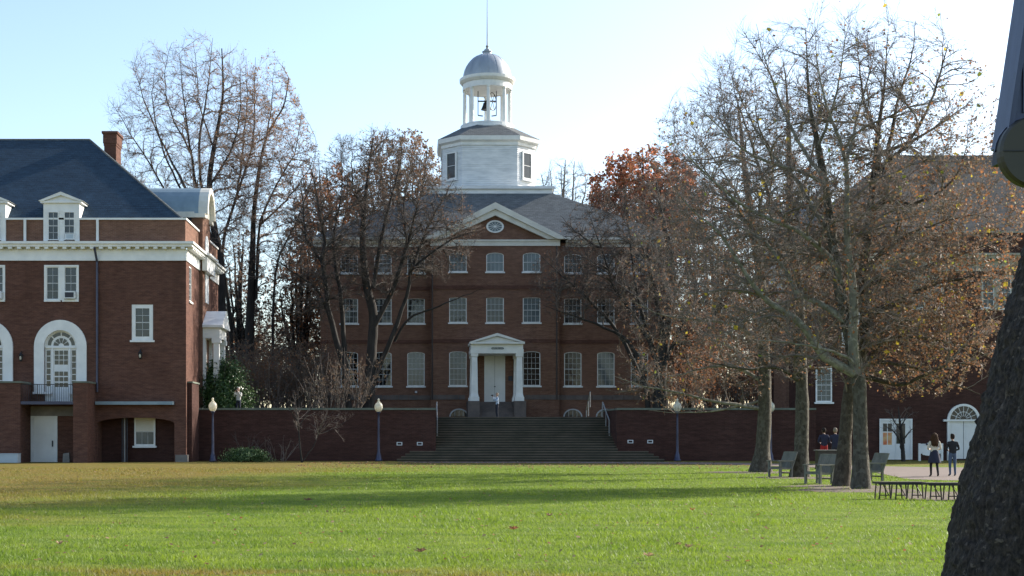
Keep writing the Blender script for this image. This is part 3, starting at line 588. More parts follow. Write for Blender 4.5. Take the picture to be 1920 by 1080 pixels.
# ------------------------------------------------------------------ the two flanking brick halls (one mirrored)
def side_hall(sgn, Xc, Yf, label, full):
    """local u runs away from the stairs along the front, v into the depth; sgn=-1 left hall, +1 right hall"""
    t = thing("brick_building", label, "building", (Xc + sgn * 6, Yf, 0), world=True)
    S = 78 / F; BRK = M_brick_left if full else M_brick_wall  # right hall takes the darker brick, tree shade put into its colour
    mp = lambda u, v, z: (Xc + sgn * u, Yf + v, z)
    B = lambda: MB(mp)
    U = lambda px: (349 - px) * S
    Z = lambda py: CH + (YV - py) * S
    L, D = 22.0, 12.6; bay = 4.31
    zc0, zfr0, zatt, zcop = Z(467), Z(489), Z(412), Z(408.5)
    wz0, wz1, wx0, wx1 = Z(563), Z(497), U(148), U(83)
    dc = U(114)                                           # arched doorway centre
    holes, bays = [], range(0, 4)
    for k in bays:
        if wx1 + k * bay < L - .5: holes.append((wx0 + k * bay, wx1 + k * bay, wz0, wz1))
        c = dc + k * bay
        if full and c + 1 < L: holes.append((c - .96, c + .96, Z(757), Z(617), .96, .3))
    holes.append((U(287), U(247), Z(638), Z(571)))
    if full:
        holes.append((U(327), U(182), 0.0, Z(783), .34, 1.6))
        holes.append((U(106.5), U(59.5), 0.0, Z(779.5), 0, .12))
    mb = B(); facade(mb, 0, L, 0, zfr0, holes, 0, .12)
    # side walls and back
    zc1 = zcop - .1
    facade(MB(lambda u, v, z: mp(v, u, z)), 0, D, 0, zfr0, [], 0) if False else None
    sw = MB(lambda v, u, z: mp(u, v, z)); sh = [(1.08, 1.9, Z_(566, 79.5), Z_(500, 79.5))]
    facade(sw, 0, D, 0, zfr0, sh, 0, .12); facade(sw, 0, D, 0, zfr0, [], L, 0)
    mb2 = mb; off = len(mb2.v); mb2.v += sw.v; mb2.f += [tuple(i + off for i in f) for f in sw.f]; mb2.mi += sw.mi
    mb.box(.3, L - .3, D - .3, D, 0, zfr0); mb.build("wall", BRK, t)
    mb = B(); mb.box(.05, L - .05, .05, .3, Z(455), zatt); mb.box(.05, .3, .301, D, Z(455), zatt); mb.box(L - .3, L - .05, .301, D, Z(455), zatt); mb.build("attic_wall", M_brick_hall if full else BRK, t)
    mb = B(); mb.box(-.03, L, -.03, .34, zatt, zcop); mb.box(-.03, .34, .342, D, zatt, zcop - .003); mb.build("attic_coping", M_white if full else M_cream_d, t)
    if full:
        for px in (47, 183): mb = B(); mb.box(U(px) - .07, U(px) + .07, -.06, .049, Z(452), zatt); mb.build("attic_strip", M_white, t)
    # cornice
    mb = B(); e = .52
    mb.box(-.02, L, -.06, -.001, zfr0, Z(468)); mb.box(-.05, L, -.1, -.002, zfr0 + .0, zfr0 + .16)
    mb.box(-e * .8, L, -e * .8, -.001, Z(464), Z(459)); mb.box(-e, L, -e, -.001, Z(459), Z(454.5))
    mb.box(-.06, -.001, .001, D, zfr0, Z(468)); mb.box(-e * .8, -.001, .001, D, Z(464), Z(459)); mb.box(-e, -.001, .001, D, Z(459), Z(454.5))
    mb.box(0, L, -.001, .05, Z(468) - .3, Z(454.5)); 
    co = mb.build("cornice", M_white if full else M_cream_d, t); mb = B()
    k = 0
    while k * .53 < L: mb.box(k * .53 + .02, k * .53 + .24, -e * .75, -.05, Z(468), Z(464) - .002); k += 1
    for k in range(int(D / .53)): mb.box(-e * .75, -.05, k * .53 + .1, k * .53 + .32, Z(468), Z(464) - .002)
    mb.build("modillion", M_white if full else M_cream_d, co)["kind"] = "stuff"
    # hipped slate roof
    rz0, rz1 = zcop - .02, CH + (YV - 262) * 84.3 / F; hu = 7.2
    mb = B(); q = [(.25, .3, rz0), (L - .25, .3, rz0), (L - .25, D - .1, rz0), (.25, D - .1, rz0), (hu, D / 2, rz1), (L - hu, D / 2, rz1)]
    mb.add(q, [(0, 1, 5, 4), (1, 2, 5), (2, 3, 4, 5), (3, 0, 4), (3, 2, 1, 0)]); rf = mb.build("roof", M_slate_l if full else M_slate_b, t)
    mb = MB(); mb.tube([mp(*q[0]), mp(*q[4]), mp(*q[5]), mp(*q[1])], .07, 5); mb.build("ridge_cap", M_slate_h, rf)
    # chimney
    cu0, cu1, cv0, cv1 = U(193) * 84 / 78, U(219) * 84 / 78, 6.0, 7.5
    if full:
        ca, cb = (219 - XV) * 84 / F, (193 - XV) * 84 / F; ua, ub = -(ca - (-13.45)), -(cb - (-13.45)); zt = Z_(246, 84)
        mb = B(); mb.box(ua + .06, ub - .06, cv0 + .06, cv1 - .06, 15.5, zt - .75); mb.box(ua, ub, cv0, cv1, zt - .75, zt - .15); mb.box(ua - .07, ub + .07, cv0 - .07, cv1 + .07, zt - .15, zt); mb.box(ua + .03, ub - .03, cv0 + .03, cv1 - .03, zt - .9, zt - .75)
        mb.build("chimney", M_brick_left, t)
    rzs = 0.0; WX = lambda u: Xc + sgn * u
    for k in bays:
        # paired sashes of the upper floor, dormer above
        uc = (wx0 + wx1) / 2 + k * bay
        if uc + 1.2 > L: continue
        pairs = [(uc + (.5 if sgn < 0 else -.5), 0), (uc - (.5 if sgn < 0 else -.5), 1)]
        mb = B(); mb.box(wx0 + k * bay, wx1 + k * bay, -.03, .03, wz1 - .1, wz1); mb.box(uc - .17, uc + .17, -.02, .06, wz0, wz1 - .1); mb.box(wx0 + k * bay, wx0 + k * bay + .1, -.03, .06, wz0, wz1 - .1); mb.box(wx1 + k * bay - .1, wx1 + k * bay, -.03, .06, wz0, wz1 - .1); mb.build("casing", M_white if full else M_cream_d, t)
        for du in (-.53, .53): window(t, WX(uc + du), Yf, wz0 + .02, .78, wz1 - wz0 - .1, 2, 4, 0, border=.07, panes=full)
        if full and k < 2:
            mb = B(); mb.box(uc - .85, uc - .2, -.28, .1, wz0 + .08, wz0 + .5); ac = mb.build("air_conditioner", M_white_w, t); mb = B(); mb.box(uc - .78, uc - .27, -.286, -.281, wz0 + .14, wz0 + .44); mb.build("grille", M_dark, ac)
        # dormer
        if not full: continue
        hb, zd0, zd1 = 1.05, Z(452), Z(381); da = Z(361)
        mb = B(); mb.box(uc - hb, uc - hb + .26, -.04, 1.6, zd0, zd1); mb.box(uc + hb - .26, uc + hb, -.04, 1.6, zd0, zd1); mb.box(uc - hb + .26, uc + hb - .26, -.04, .3, Z(397), zd1); mb.box(uc - .15, uc + .15, -.03, .3, zd0, Z(397)); mb.box(uc - hb + .26, uc + hb - .26, .12, 1.5, zd0, zd1 - .02)
        mb.box(uc - hb - .16, uc + hb + .16, -.16, 2.2, zd1, zd1 + .1); mb.prism([(uc - hb - .1, zd1 + .1), (uc + hb + .1, zd1 + .1), (uc, da - .1)], -.05, 3.4)
        for s in (-1, 1): mb.prism([(uc, da), (uc + s * (hb + .24), zd1 + .1), (uc + s * (hb - .02), zd1 + .1), (uc, da - .17)], -.2, -.04); mb.prism([(uc, da + .02), (uc + s * (hb + .26), zd1 + .11), (uc + s * (hb + .22), zd1 + .1), (uc, da - .03)], -.21, 4.2)
        dm = mb.build("dormer", M_white, t)
        if full:
            for du in (-.47, .47):
                w_ = window(t, WX(uc + du), Yf - .10, zd0 + .05, .64, Z(397) - zd0 - .05, 2, 4, 0, border=.05, panes=True, sill=False)
            if k == 0: mb = B(); mb.box(uc - .8, uc - .25, -.2, .1, zd0 + .08, zd0 + .42); ac = mb.build("air_conditioner", M_white_w, t); mb = B(); mb.box(uc - .73, uc - .32, -.206, -.201, zd0 + .13, zd0 + .37); mb.build("grille", M_box, ac)
    window(t, WX((U(287) + U(247)) / 2), Yf, Z(638), U(247) - U(287), Z(571) - Z(638), 2, 4, 0, border=.22, panes=full)
    # window on the flank
    window(t, Xc, Yf + 1.49, Z_(566, 79.5), .82, Z_(500, 79.5) - Z_(566, 79.5), 2, 6, 0, R(90) * -sgn, border=.08)
    # flank pavilion with the rounded gable
    pv0, pv1, pe = 4.8, 7.8, -.2; zg = Z_(402, 83)
    mb = B(); mb.box(pe, .5, pv0, pv1, 0, zg); vc, hwv = (pv0 + pv1) / 2, (pv1 - pv0) / 2; zr = Z_(352, 84) - zg
    pb = mb.build("pavilion", M_brick_hall, t)
    ar = arc(hwv + .12, zr, 14, vc, zg); mb = B()
    mb.prism(ar, pe + .25, 6.0, 'x'); mb.build("barrel_roof", M_zinc, pb)
    mb = B(); i_ = arc(hwv - .25, zr - .36, 14, vc, zg)
    for a_, b_, c_, d_ in zip(ar, ar[1:], i_[1:], i_): mb.prism([a_, b_, c_, d_], pe - .34, pe + .25, 'x')
    mb.box(pe - .2, pe + .5, pv0 - .3, pv0 + .45, zg - .25, zg - .002); mb.box(pe - .2, pe + .5, pv1 - .45, pv1 + .3, zg - .25, zg - .002); mb.box(pe + .5, 4.5, pv0 - .28, pv0 - .002, zg - .25, zg + .1)
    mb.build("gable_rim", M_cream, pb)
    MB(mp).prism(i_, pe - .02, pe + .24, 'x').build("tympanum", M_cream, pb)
    mb = B(); mb.box(pe - .5, pe - .001, pv0 - .3, pv1 + .3, Z(459), Z(454.5)); mb.box(pe - .3, pe - .001, pv0 - .15, pv1 + .15, Z(489), Z(459) - .001); mb.build("pavilion_cornice", M_white, pb)
    mb = B(); mb.prism([(vc - .62, 9.9), (vc + .62, 9.9)] + arc(.62, .55, 8, vc, 13.6), pe - .05, pe - .004, 'x'); aw = mb.build("arched_window", M_white_w, pb)
    # porch on the flank
    if full:
        e1 = -1.35; zb0, zb1 = TZ, Z_(612, 82.6); mb = B()
        for v in (5.1, 7.5): mb.box(e1 + .15, e1 + .5, v - .18, v + .18, zb0, zb1 - .7); mb.box(pe - .18, pe - .001, v - .2, v + .2, zb0, zb1 - .7)
        mb.box(e1 + .1, pe - .002, 4.85, 7.75, zb1 - .7, zb1 - .05); pp = mb.build("porch", M_white, t)
        mb = B(); mb.box(e1 - .12, pe - .003, 4.65, 7.95, zb1 - .05, zb1 + .1); mb.prism([(4.65, zb1 + .1), (7.95, zb1 + .1), (6.3, Z_(580, 83))], e1 - .1, pe - .004, 'x'); mb.build("porch_pediment", M_white_w, pp)
        for v in (5.1, 7.5):
            for z in (zb1 - 1.0,): mb = B(); mb.box(e1 + .05, e1 + .6, v - .26, v + .26, z, z + .29); mb.build("capital", M_white, pp)
    # wall lanterns
    def lantern(u, z, v=-.28):
        x, y, _ = mp(u, v, 0); mb = MB(); mb.lathe([(.05, -.22), (.09, -.18), (.13, .12), (.15, .14), (.04, .27), (.02, .33)], (x, y, z), 6); mb.tube([(x, y, z + .3), (x, y + .12, z + .38), (x, y - v * 1.0 , z + .3)], .02, 5)
        l_ = mb.build("wall_lantern", M_black, t); MB().lathe([(.03, -.1), (.055, -.06), (.055, .06), (.03, .1)], (x, y - .1, z - .03), 8).build("bulb", M_globe, l_)
    if not full: return t, mp, U, Z
    lantern(U(265), Z(667)); lantern(U(42), Z(671)); lantern(U(45), Z(783), -.5)
    mb = MB(); mb.tube([mp(U(181), -.52, Z(466)), mp(U(183), -.12, Z(492)), mp(U(183), -.12, Z(735))], .07, 7); mb.build("downpipe", M_bluemetal, t)
    # arched French doorways
    for k in range(0, 3):
        c = dc + k * bay; zb0, zsp = Z(757), Z(650)
        ou, inn = arc(1.53, Z(600) - zsp, 20, c, zsp), arc(.955, .95, 20, c, zsp); mb = B(); zbs = Z(735)
        for a_, b_, c_, d_ in zip(ou, ou[1:], inn[1:], inn): mb.prism([a_, b_, c_, d_], -.14, -.002)
        mb.box(c - 1.53, c - .955, -.14, -.002, zbs, zsp); mb.box(c + .955, c + 1.53, -.14, -.002, zbs, zsp); mb.box(c - 1.6, c - .5, -.2, -.003, zbs - .12, zbs); mb.box(c + .5, c + 1.6, -.2, -.003, zbs - .12, zbs)
        sr = mb.build("arch_surround", M_white, t)
        mb = B(); mb.prism([(c - .95, zb0), (c + .95, zb0)] + inn, .12, .2); rb_, rc_ = arc(.88, .88, 20, c, zsp), arc(.80, .80, 20, c, zsp)
        for a_, b_, c_, d_ in zip(inn, inn[1:], rb_[1:], rb_): mb.prism([a_, b_, c_, d_], .02, .119)
        mb.box(c - .95, c + .95, .04, .119, zsp - .09, zsp + .02); mb.box(c - .56, c - .46, .05, .119, zb0, zsp - .09); mb.box(c + .46, c + .56, .05, .119, zb0, zsp - .09); dr = mb.build("french_door", M_white, t)
        def pane(pl):
            mb = B(); mb.prism(pl, .113, .1195); mb.build("pane", M_glass, dr)
        pans = []
        for k2 in range(4):                                # outer fan
            a0, a1 = math.pi * (k2 + .06) / 4, math.pi * (k2 + .94) / 4; o_ = arc(.80, .80, 5, c, zsp + .05, a0, a1); n_ = arc(.60, .60, 5, c, zsp + .05, a0, a1); pane(o_ + n_[::-1])
        for k2 in range(5):
            a0, a1 = math.pi * (k2 + .08) / 5, math.pi * (k2 + .92) / 5; o_ = arc(.46, .46, 4, c, zsp + .05, a0, a1); n_ = arc(.16, .16, 4, c, zsp + .05, a0, a1); pane(o_ + n_[::-1])
        for s in (-1, 1):
            for j in range(6): z0 = Z(725) + j * (Z(656) - Z(725)) / 6; uu = c + s * .74; pane([(uu - .11, z0 + .03), (uu + .11, z0 + .03), (uu + .11, z0 + .34), (uu - .11, z0 + .34)])
        for i in range(3):
            for j in range(6):
                z0 = (Z(726) + j * .325) if j < 3 else (Z(684) + (j - 3) * .285); uu = c - .39 + i * .27; pane([(uu, z0 + .02), (uu + .235, z0 + .02), (uu + .235, z0 + .27), (uu, z0 + .27)])
    # piers, balcony, ground floor
    for ua, ub in ((U(164) * 76 / 78 + .0, U(137) * 76 / 78), (U(38) * 76 / 78, U(-24) * 76 / 78), (U(-24) * 76 / 78 + 2.0, U(-24) * 76 / 78 + 3.2)):
        ua, ub = (ua, ub); x0_ = -13.45 - X_(0, 76) if False else 0
        pass
    P76 = lambda px: -(X_(px, 76) - Xc)
    for pa, pb_ in ((164, 137), (38, -20)):
        ua, ub = P76(pa), P76(pb_); zt = Z_(718, 76)
        mb = B(); mb.box(ua, ub, -2.0, -.002, 0, zt); pr = mb.build("pier", BRK, t); mb = B(); mb.box(ua - .06, ub + .06, -2.06, -.003, zt, zt + .1); mb.build("pier_cap", M_coping, pr)
    ua, ub = P76(137) + .002, P76(38) - .002
    mb = B(); mb.box(ua, ub, -1.95, -.003, Z_(758, 76), Z_(752.5, 76)); bal = mb.build("balcony", M_bluemetal, t)
    mb = B(); zr0, zr1 = Z_(756, 76), Z_(720, 76)
    mb.box(ua, ub, -1.9, -1.86, zr1 - .04, zr1); mb.box(ua, ub, -1.9, -1.86, zr0 + .08, zr0 + .11); bn = 24
    for i in range(bn): uu = ua + .05 + (ub - ua - .1) * i / (bn - 1); r_ = .009 if i % 8 else .02; mb.box(uu - r_, uu + r_, -1.89, -1.87, zr0, zr1 - .04)
    mb.build("railing", M_black, bal)
    mb = B(); mb.box(P76(136), P76(39), -.06, -.002, Z(780), Z(762)); mb.build("lintel", M_concrete, t)
    # basement door
    da, db, dt = U(106), U(60), Z(780); mb = B(); mb.box(da, db, .02, .09, 0, dt); d_ = mb.build("basement_door", M_door, t)
    mb = B(); mb.box(da - .06, da + .12, -.05, .019, 0, dt + .06); mb.box(db - .12, db + .06, -.05, .019, 0, dt + .06); mb.box(da + .12, db - .12, -.05, .019, dt - .08, dt + .06); mb.build("frame", M_white, d_)
    mb = B(); mb.box(da + .28, db - .28, .008, .0195, .95, dt - .3); mb.box(da + .28, db - .28, .008, .0195, .15, .8); mb.build("panel", M_door, d_)
    mb = B(); mb.box(da + .2, da + .26, -.06, .0195, .9, 1.25); mb.build("handle", M_dark, d_)
    # recessed arcade with its window, pipes, ledge
    mb = B(); mb.box(U(328), U(180), 1.2, 1.35, 0, 3.2); rw = mb.build("recess_wall", M_brick_wall, t)
    uw = (U(284) + U(245)) / 2; ww = (U(245) - U(284)) * 1.02
    window(t, WX(uw), Yf + 1.06, Z_(836, 79.2), ww, Z_(783, 79.2) - Z_(836, 79.2), 3, 2, 0, border=.1, glass=M_glass_b)
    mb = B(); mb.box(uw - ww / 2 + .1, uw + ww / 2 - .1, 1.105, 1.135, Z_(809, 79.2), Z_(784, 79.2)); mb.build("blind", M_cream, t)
    for px in (225, 229.5, 234): mb = MB(); mb.tube([mp(U(px), .6, 0), mp(U(px), .6, Z(784))], .05, 6); mb.build("pipe", M_dark if px != 229.5 else M_iron_w, t)
    mb = B(); mb.box(U(327), U(182), -.45, -.002, Z(759), Z(753)); mb.build("ledge", M_zinc, t)
    return t, mp, U, Z
LH, *_ = side_hall(-1, -13.45, 78.0, "long red brick hall with slate roof, white dormers and arched balcony doors", True)
RXC, RY = X_(1520, 83), 83.0
RH, mpR, UR, ZR = side_hall(1, RXC, RY, "brick hall with grey roof half hidden behind the big sycamores", False)
# its ground-level doors and the window over the wall
def u83(px): return X_(px, RY) - RXC
B = lambda: MB(mpR)
c = u83(1806); hwd = .90; zsp = Z_(788, RY); mb = B(); mb.box(c - hwd, c + hwd, -.05, -.002, 0.1, zsp); ad = mb.build("arched_door", M_door, RH)
mb = B(); ou, inn = arc(hwd + .12, 1.02, 16, c, zsp), arc(hwd - .04, .88, 16, c, zsp)
for a_, b_, c_, d_ in zip(ou, ou[1:], inn[1:], inn): mb.prism([a_, b_, c_, d_], -.12, -.003)
mb.box(c - hwd - .12, c - hwd, -.12, -.003, 0, zsp); mb.box(c + hwd, c + hwd + .12, -.12, -.003, 0, zsp); mb.box(c - hwd - .36, c + hwd + .36, -.16, -.0035, zsp - .07, zsp + .05)
for k in range(1, 8): a_ = math.pi * k / 8; p0, p1 = (c + .2 * math.cos(a_), zsp + .05 + .2 * math.sin(a_)), (c + .86 * math.cos(a_), zsp + .03 + .86 * math.sin(a_)); nx, nz = -.014 * math.sin(a_), .014 * math.cos(a_); mb.prism([(p0[0] - nx, p0[1] - nz), (p1[0] - nx, p1[1] - nz), (p1[0] + nx, p1[1] + nz), (p0[0] + nx, p0[1] + nz)], -.06, -.035)
for r_ in (.5,):
    o_, i_ = arc(r_, r_, 12, c, zsp + .04), arc(r_ - .03, r_ - .03, 12, c, zsp + .04)
    for a_, b_, c_, d_ in zip(o_, o_[1:], i_[1:], i_): mb.prism([a_, b_, c_, d_], -.061, -.036)
mb.build("door_frame", M_white, ad); mb = B(); mb.prism(inn, -.03, -.003); mb.build("fanlight", M_glass, ad)
mb = B(); mb.box(c - .012, c + .012, -.058, -.0505, .1, zsp - .07)
mb.build("meeting_seam", M_dark, ad); mb = B()
for s in (-1, 1):
    for za, zb_ in ((.3, .95), (1.1, 2.2)): mb.box(c + s * .45 - .3, c + s * .45 + .3, -.062, -.0505, za, zb_)
mb.build("panel", M_door, ad)
a0, a1, zt = u83(1650), u83(1708), Z_(787, RY); mid = (a0 + a1) / 2; mb = B(); mb.box(a0, a1, -.06, -.002, .05, zt); gd = mb.build("glazed_double_door", M_door, RH)
mb = B(); mb.box(a0 - .06, a0 + .06, -.1, -.061, .05, zt + .06); mb.box(a1 - .06, a1 + .06, -.1, -.061, .05, zt + .06); mb.box(a0 + .06, a1 - .06, -.1, -.061, zt - .06, zt + .06); mb.box(mid - .02, mid + .02, -.08, -.061, .05, zt - .06); mb.build("frame", M_white, gd)
for px in (1655, 1664): mb = B(); mb.box(u83(px) , u83(px + 7.5), -.067, -.0605, Z_(809, RY), Z_(794, RY)); mb.build("pane", M_glass, gd)
for px in (1655, 1664): mb = B(); mb.box(u83(px) , u83(px + 7.5), -.067, -.0605, Z_(834, RY), Z_(811, RY)); mb.build("poster", M_orange, gd)
for px in (1680, 1689): mb = B(); mb.box(u83(px), u83(px + 7.5), -.067, -.0605, Z_(832, RY), Z_(794, RY)); mb.build("pane", M_glass, gd)
window(RH, X_(1544, RY), RY - .13, Z_(754, RY), 1.0, Z_(690, RY) - Z_(754, RY), 3, 6, 0, border=.08, glass=M_glass_b)
# ------------------------------------------------------------------ trees
def nrm(a): return a / np.maximum(np.linalg.norm(a, axis=-1, keepdims=True), 1e-9)
def resample(pts, rad, S, rg, jit=0.0):
    pts = np.asarray(pts, float); d = np.r_[0, np.cumsum(np.linalg.norm(np.diff(pts, axis=0), axis=1))]; d /= d[-1]
    # Catmull-Rom through the given points
    n = len(pts); ext = np.vstack([2 * pts[0] - pts[1], pts, 2 * pts[-1] - pts[-2]]); out = []
    for tt in np.linspace(0, 1, S + 1):
        k = min(np.searchsorted(d, tt, side='right') - 1, n - 2); f = (tt - d[k]) / max(d[k + 1] - d[k], 1e-9); p0, p1, p2, p3 = ext[k:k + 4]
        out.append(.5 * (2 * p1 + (p2 - p0) * f + (2 * p0 - 5 * p1 + 4 * p2 - p3) * f * f + (3 * p1 - p0 - 3 * p2 + p3) * f ** 3))
    out = np.array(out); r = np.interp(np.linspace(0, 1, S + 1), d if len(rad) == n else np.linspace(0, 1, len(rad)), rad)
    if jit: w_ = rg.normal(0, jit, out.shape); w_[0] = 0; out += np.cumsum(w_, 0) * .5 + w_ * .3
    return out, r
def tubes(P, Rr, k):
    """P (N,S+1,3), Rr (N,S+1) -> verts, quads"""
    Nn, S1, _ = P.shape; T = np.empty_like(P); T[:, 1:-1] = P[:, 2:] - P[:, :-2]; T[:, 0] = P[:, 1] - P[:, 0]; T[:, -1] = P[:, -1] - P[:, -2]; T = nrm(T)
    ref = np.where(np.abs(T[:, :1, 2:3]) > .9, np.array([[[1., 0, 0]]]), np.array([[[0, 0, 1.]]])); ref = np.broadcast_to(ref, T.shape)
    A = nrm(np.cross(T, ref)); Bv = np.cross(T, A); an = 2 * np.pi * np.arange(k) / k
    V = P[:, :, None, :] + Rr[:, :, None, None] * (A[:, :, None, :] * np.cos(an)[None, None, :, None] + Bv[:, :, None, :] * np.sin(an)[None, None, :, None])
    idx = np.arange(Nn * S1 * k).reshape(Nn, S1, k); a = idx[:, :-1]; b_ = np.roll(a, -1, 2); d = idx[:, 1:]; c = np.roll(d, -1, 2)
    return V.reshape(-1, 3), np.stack([a, b_, c, d], -1).reshape(-1, 4)
def spikes(P, Rr):
    """single-segment twigs as tapering three-sided cones"""
    n = len(P); a_ = P[:, 0]; tip = P[:, 1]; T = nrm(tip - a_); ref = np.where(np.abs(T[:, 2:3]) > .9, np.array([[1., 0, 0]]), np.array([[0, 0, 1.]])); A = nrm(np.cross(T, ref)); Bv = np.cross(T, A); r = Rr[:, :1] * .95
    V = np.stack([a_ + A * r, a_ + (-.5 * A + .866 * Bv) * r, a_ + (-.5 * A - .866 * Bv) * r, tip], 1).reshape(-1, 3); o = np.arange(n)[:, None] * 4
    return V, np.concatenate([o + [0, 1, 3], o + [1, 2, 3], o + [2, 0, 3]], 1).reshape(-1, 3)
def env_exit(p, d, env):
    c, r = np.array(env[0]), np.array(env[1]); q = (p - c) / r; e = d / r; A = (e * e).sum(1); Bq = (q * e).sum(1); C = (q * q).sum(1) - 1
    disc = Bq * Bq - A * C; t_ = (-Bq + np.sqrt(np.maximum(disc, 0))) / A; return np.where((disc > 0) & (t_ > 0), t_, 0.0)
def grow(P, Rr, rg, n_per_m, tmin, ang, length, S, env=None, trop=.05, wander=.12, rmin=.006, rfac=.6, taper=.5, lmax=99):
    Nn, S1, _ = P.shape; S0 = S1 - 1; L = np.linalg.norm(np.diff(P, axis=1), axis=2).sum(1)
    cnt = rg.poisson(n_per_m * L * (1 - tmin)); cnt = np.maximum(cnt, 1); idx = np.repeat(np.arange(Nn), cnt); t_ = tmin + (1 - tmin) * rg.random(len(idx))
    s = np.minimum(t_ * S0, S0 - 1e-6); i = s.astype(int); f = (s - i)[:, None]; p = P[idx, i] * (1 - f) + P[idx, i + 1] * f; tan = nrm(P[idx, i + 1] - P[idx, i])
    r0 = Rr[idx, i] * (1 - f[:, 0]) + Rr[idx, i + 1] * f[:, 0]
    v = rg.normal(size=p.shape); perp = nrm(v - (v * tan).sum(1, keepdims=True) * tan); a = ang * rg.uniform(.65, 1.3, len(p))[:, None]; d = nrm(np.cos(a) * tan + np.sin(a) * perp + np.array([0, 0, trop]))
    ln = length * L[idx] * (1 - taper * t_) * rg.uniform(.55, 1.25, len(p)) if length < 1 else length * rg.uniform(.5, 1.3, len(p)); ln = np.minimum(ln, lmax)
    if env is not None: ln = np.minimum(ln, env_exit(p, d, env) * rg.uniform(.75, 1.08, len(p)) + .25)
    ln = np.maximum(ln, .12); rr = np.minimum(r0 * .8, np.maximum(rfac * .012 * ln + rmin, rmin)); Q = np.empty((len(p), S + 1, 3)); Q[:, 0] = p
    for k in range(S):
        d = nrm(d + rg.normal(size=d.shape) * wander + np.array([0, 0, trop])); Q[:, k + 1] = Q[:, k] + d * (ln / S)[:, None]
    RQ = rr[:, None] * (1 - .75 * np.linspace(0, 1, S + 1))[None]; return Q, np.maximum(RQ, rmin * .45)
def leaf_cloud(Pts, rg, n, size, mats, weights, bias=None, droop=.3):
    """n folded leaves hung near random points of the given twigs"""
    Nn, S1, _ = Pts.shape; i = rg.integers(0, Nn, n) if bias is None else rg.choice(Nn, n, p=bias / bias.sum()); s = rg.uniform(.3, 1, n) * (S1 - 1); j = np.minimum(s.astype(int), S1 - 2); f = (s - j)[:, None]
    p = Pts[i, j] * (1 - f) + Pts[i, j + 1] * f + rg.normal(0, .03, (n, 3)); a = nrm(rg.normal(size=(n, 3)) + np.array([0, 0, -droop])); v = rg.normal(size=(n, 3)); b_ = nrm(np.cross(a, v)); c = np.cross(a, b_)
    sz = (size * rg.uniform(.5, 1.25, n))[:, None]; m_ = p + a * sz * .5
    V = np.stack([p, m_ + b_ * sz * .42 + c * sz * .15, p + a * sz, m_ - b_ * sz * .42 + c * sz * .15], 1).reshape(-1, 3)
    o = np.arange(n)[:, None] * 4; Fc = np.concatenate([o + [0, 1, 2], o + [0, 2, 3]], 1).reshape(-1, 3)
    mi = np.repeat(rg.choice(len(mats), n, p=np.array(weights) / sum(weights)), 2); return V, Fc, mi
from mathutils.kdtree import KDTree
def reach(nodes, targets, rg, S, rmin, rk, lmax, wob=.07, up=.0):
    """connect every target to the best-placed node of the existing skeleton with a smoothly forking curve"""
    P, T, Rn = nodes; kd = KDTree(len(P))
    for i, p in enumerate(P): kd.insert(p, i)
    kd.balance(); par = np.empty(len(targets), int); K = 14
    for j, q in enumerate(targets):
        c = [x[1] for x in kd.find_n(q, K)]; v = q - P[c]; L = np.linalg.norm(v, axis=1) + 1e-6; dt = (v * T[c]).sum(1) / L
        par[j] = c[int(np.argmin(L * (1 + .9 * (1 - dt)) + .25 * (v[:, 2] < -.3 * L) * L))]
    p = P[par]; v = targets - p; L = np.linalg.norm(v, axis=1); ok = L > .05; par, p, v, L, targets = par[ok], p[ok], v[ok], L[ok], targets[ok]
    cut = np.minimum(1, lmax / L); v = v * cut[:, None]; L = L * cut; e_ = p + v; dn = v / L[:, None]; t0 = nrm(.55 * T[par] + .75 * dn + rg.normal(0, .12, p.shape)); c1 = p + t0 * (L * .38)[:, None]; c2 = e_ - nrm(dn + np.array([0, 0, up]) + rg.normal(0, .25, p.shape)) * (L * .3)[:, None]
    tt = np.linspace(0, 1, S + 1)[None, :, None]; Q = (1 - tt) ** 3 * p[:, None] + 3 * (1 - tt) ** 2 * tt * c1[:, None] + 3 * (1 - tt) * tt ** 2 * c2[:, None] + tt ** 3 * e_[:, None]
    w_ = rg.normal(0, wob, Q.shape) * (L[:, None, None] / S); w_[:, 0] = 0; Q = Q + w_ * .7
    r0 = np.minimum(Rn[par] * .78, rmin + rk * L); RQ = np.maximum(r0[:, None] * (1 - .72 * tt[0, :, 0])[None], rmin * .5); return Q, RQ
def as_nodes(P, Rr, sub_=1):
    """all points of the polylines (optionally refined) with tangents and radii"""
    T = np.empty_like(P); T[:, :-1] = P[:, 1:] - P[:, :-1]; T[:, -1] = T[:, -2]; T = nrm(T); A, B_, C = [P], [T], [Rr]
    for k in range(1, sub_): f = k / sub_; A.append(P[:, :-1] * (1 - f) + P[:, 1:] * f); B_.append(T[:, :-1]); C.append(Rr[:, :-1] * (1 - f) + Rr[:, 1:] * f)
    return np.concatenate([x.reshape(-1, 3) for x in A]), np.concatenate([x.reshape(-1, 3) for x in B_]), np.concatenate([x.reshape(-1) for x in C])
def in_env(envs, n, rg, power, zmin):
    out = []
    wts = np.array([np.prod(e_[1]) for e_ in envs]); k = rg.choice(len(envs), n, p=wts / wts.sum())
    v = nrm(rg.normal(size=(n, 3))) * (rg.random(n) ** power)[:, None]; c_, r_ = np.array([e_[0] for e_ in envs])[k], np.array([e_[1] for e_ in envs])[k]; p = c_ + v * r_ * (1 + .06 * np.sin(v[:, :1] * 9 + v[:, 2:] * 7)); return p[p[:, 2] > zmin]
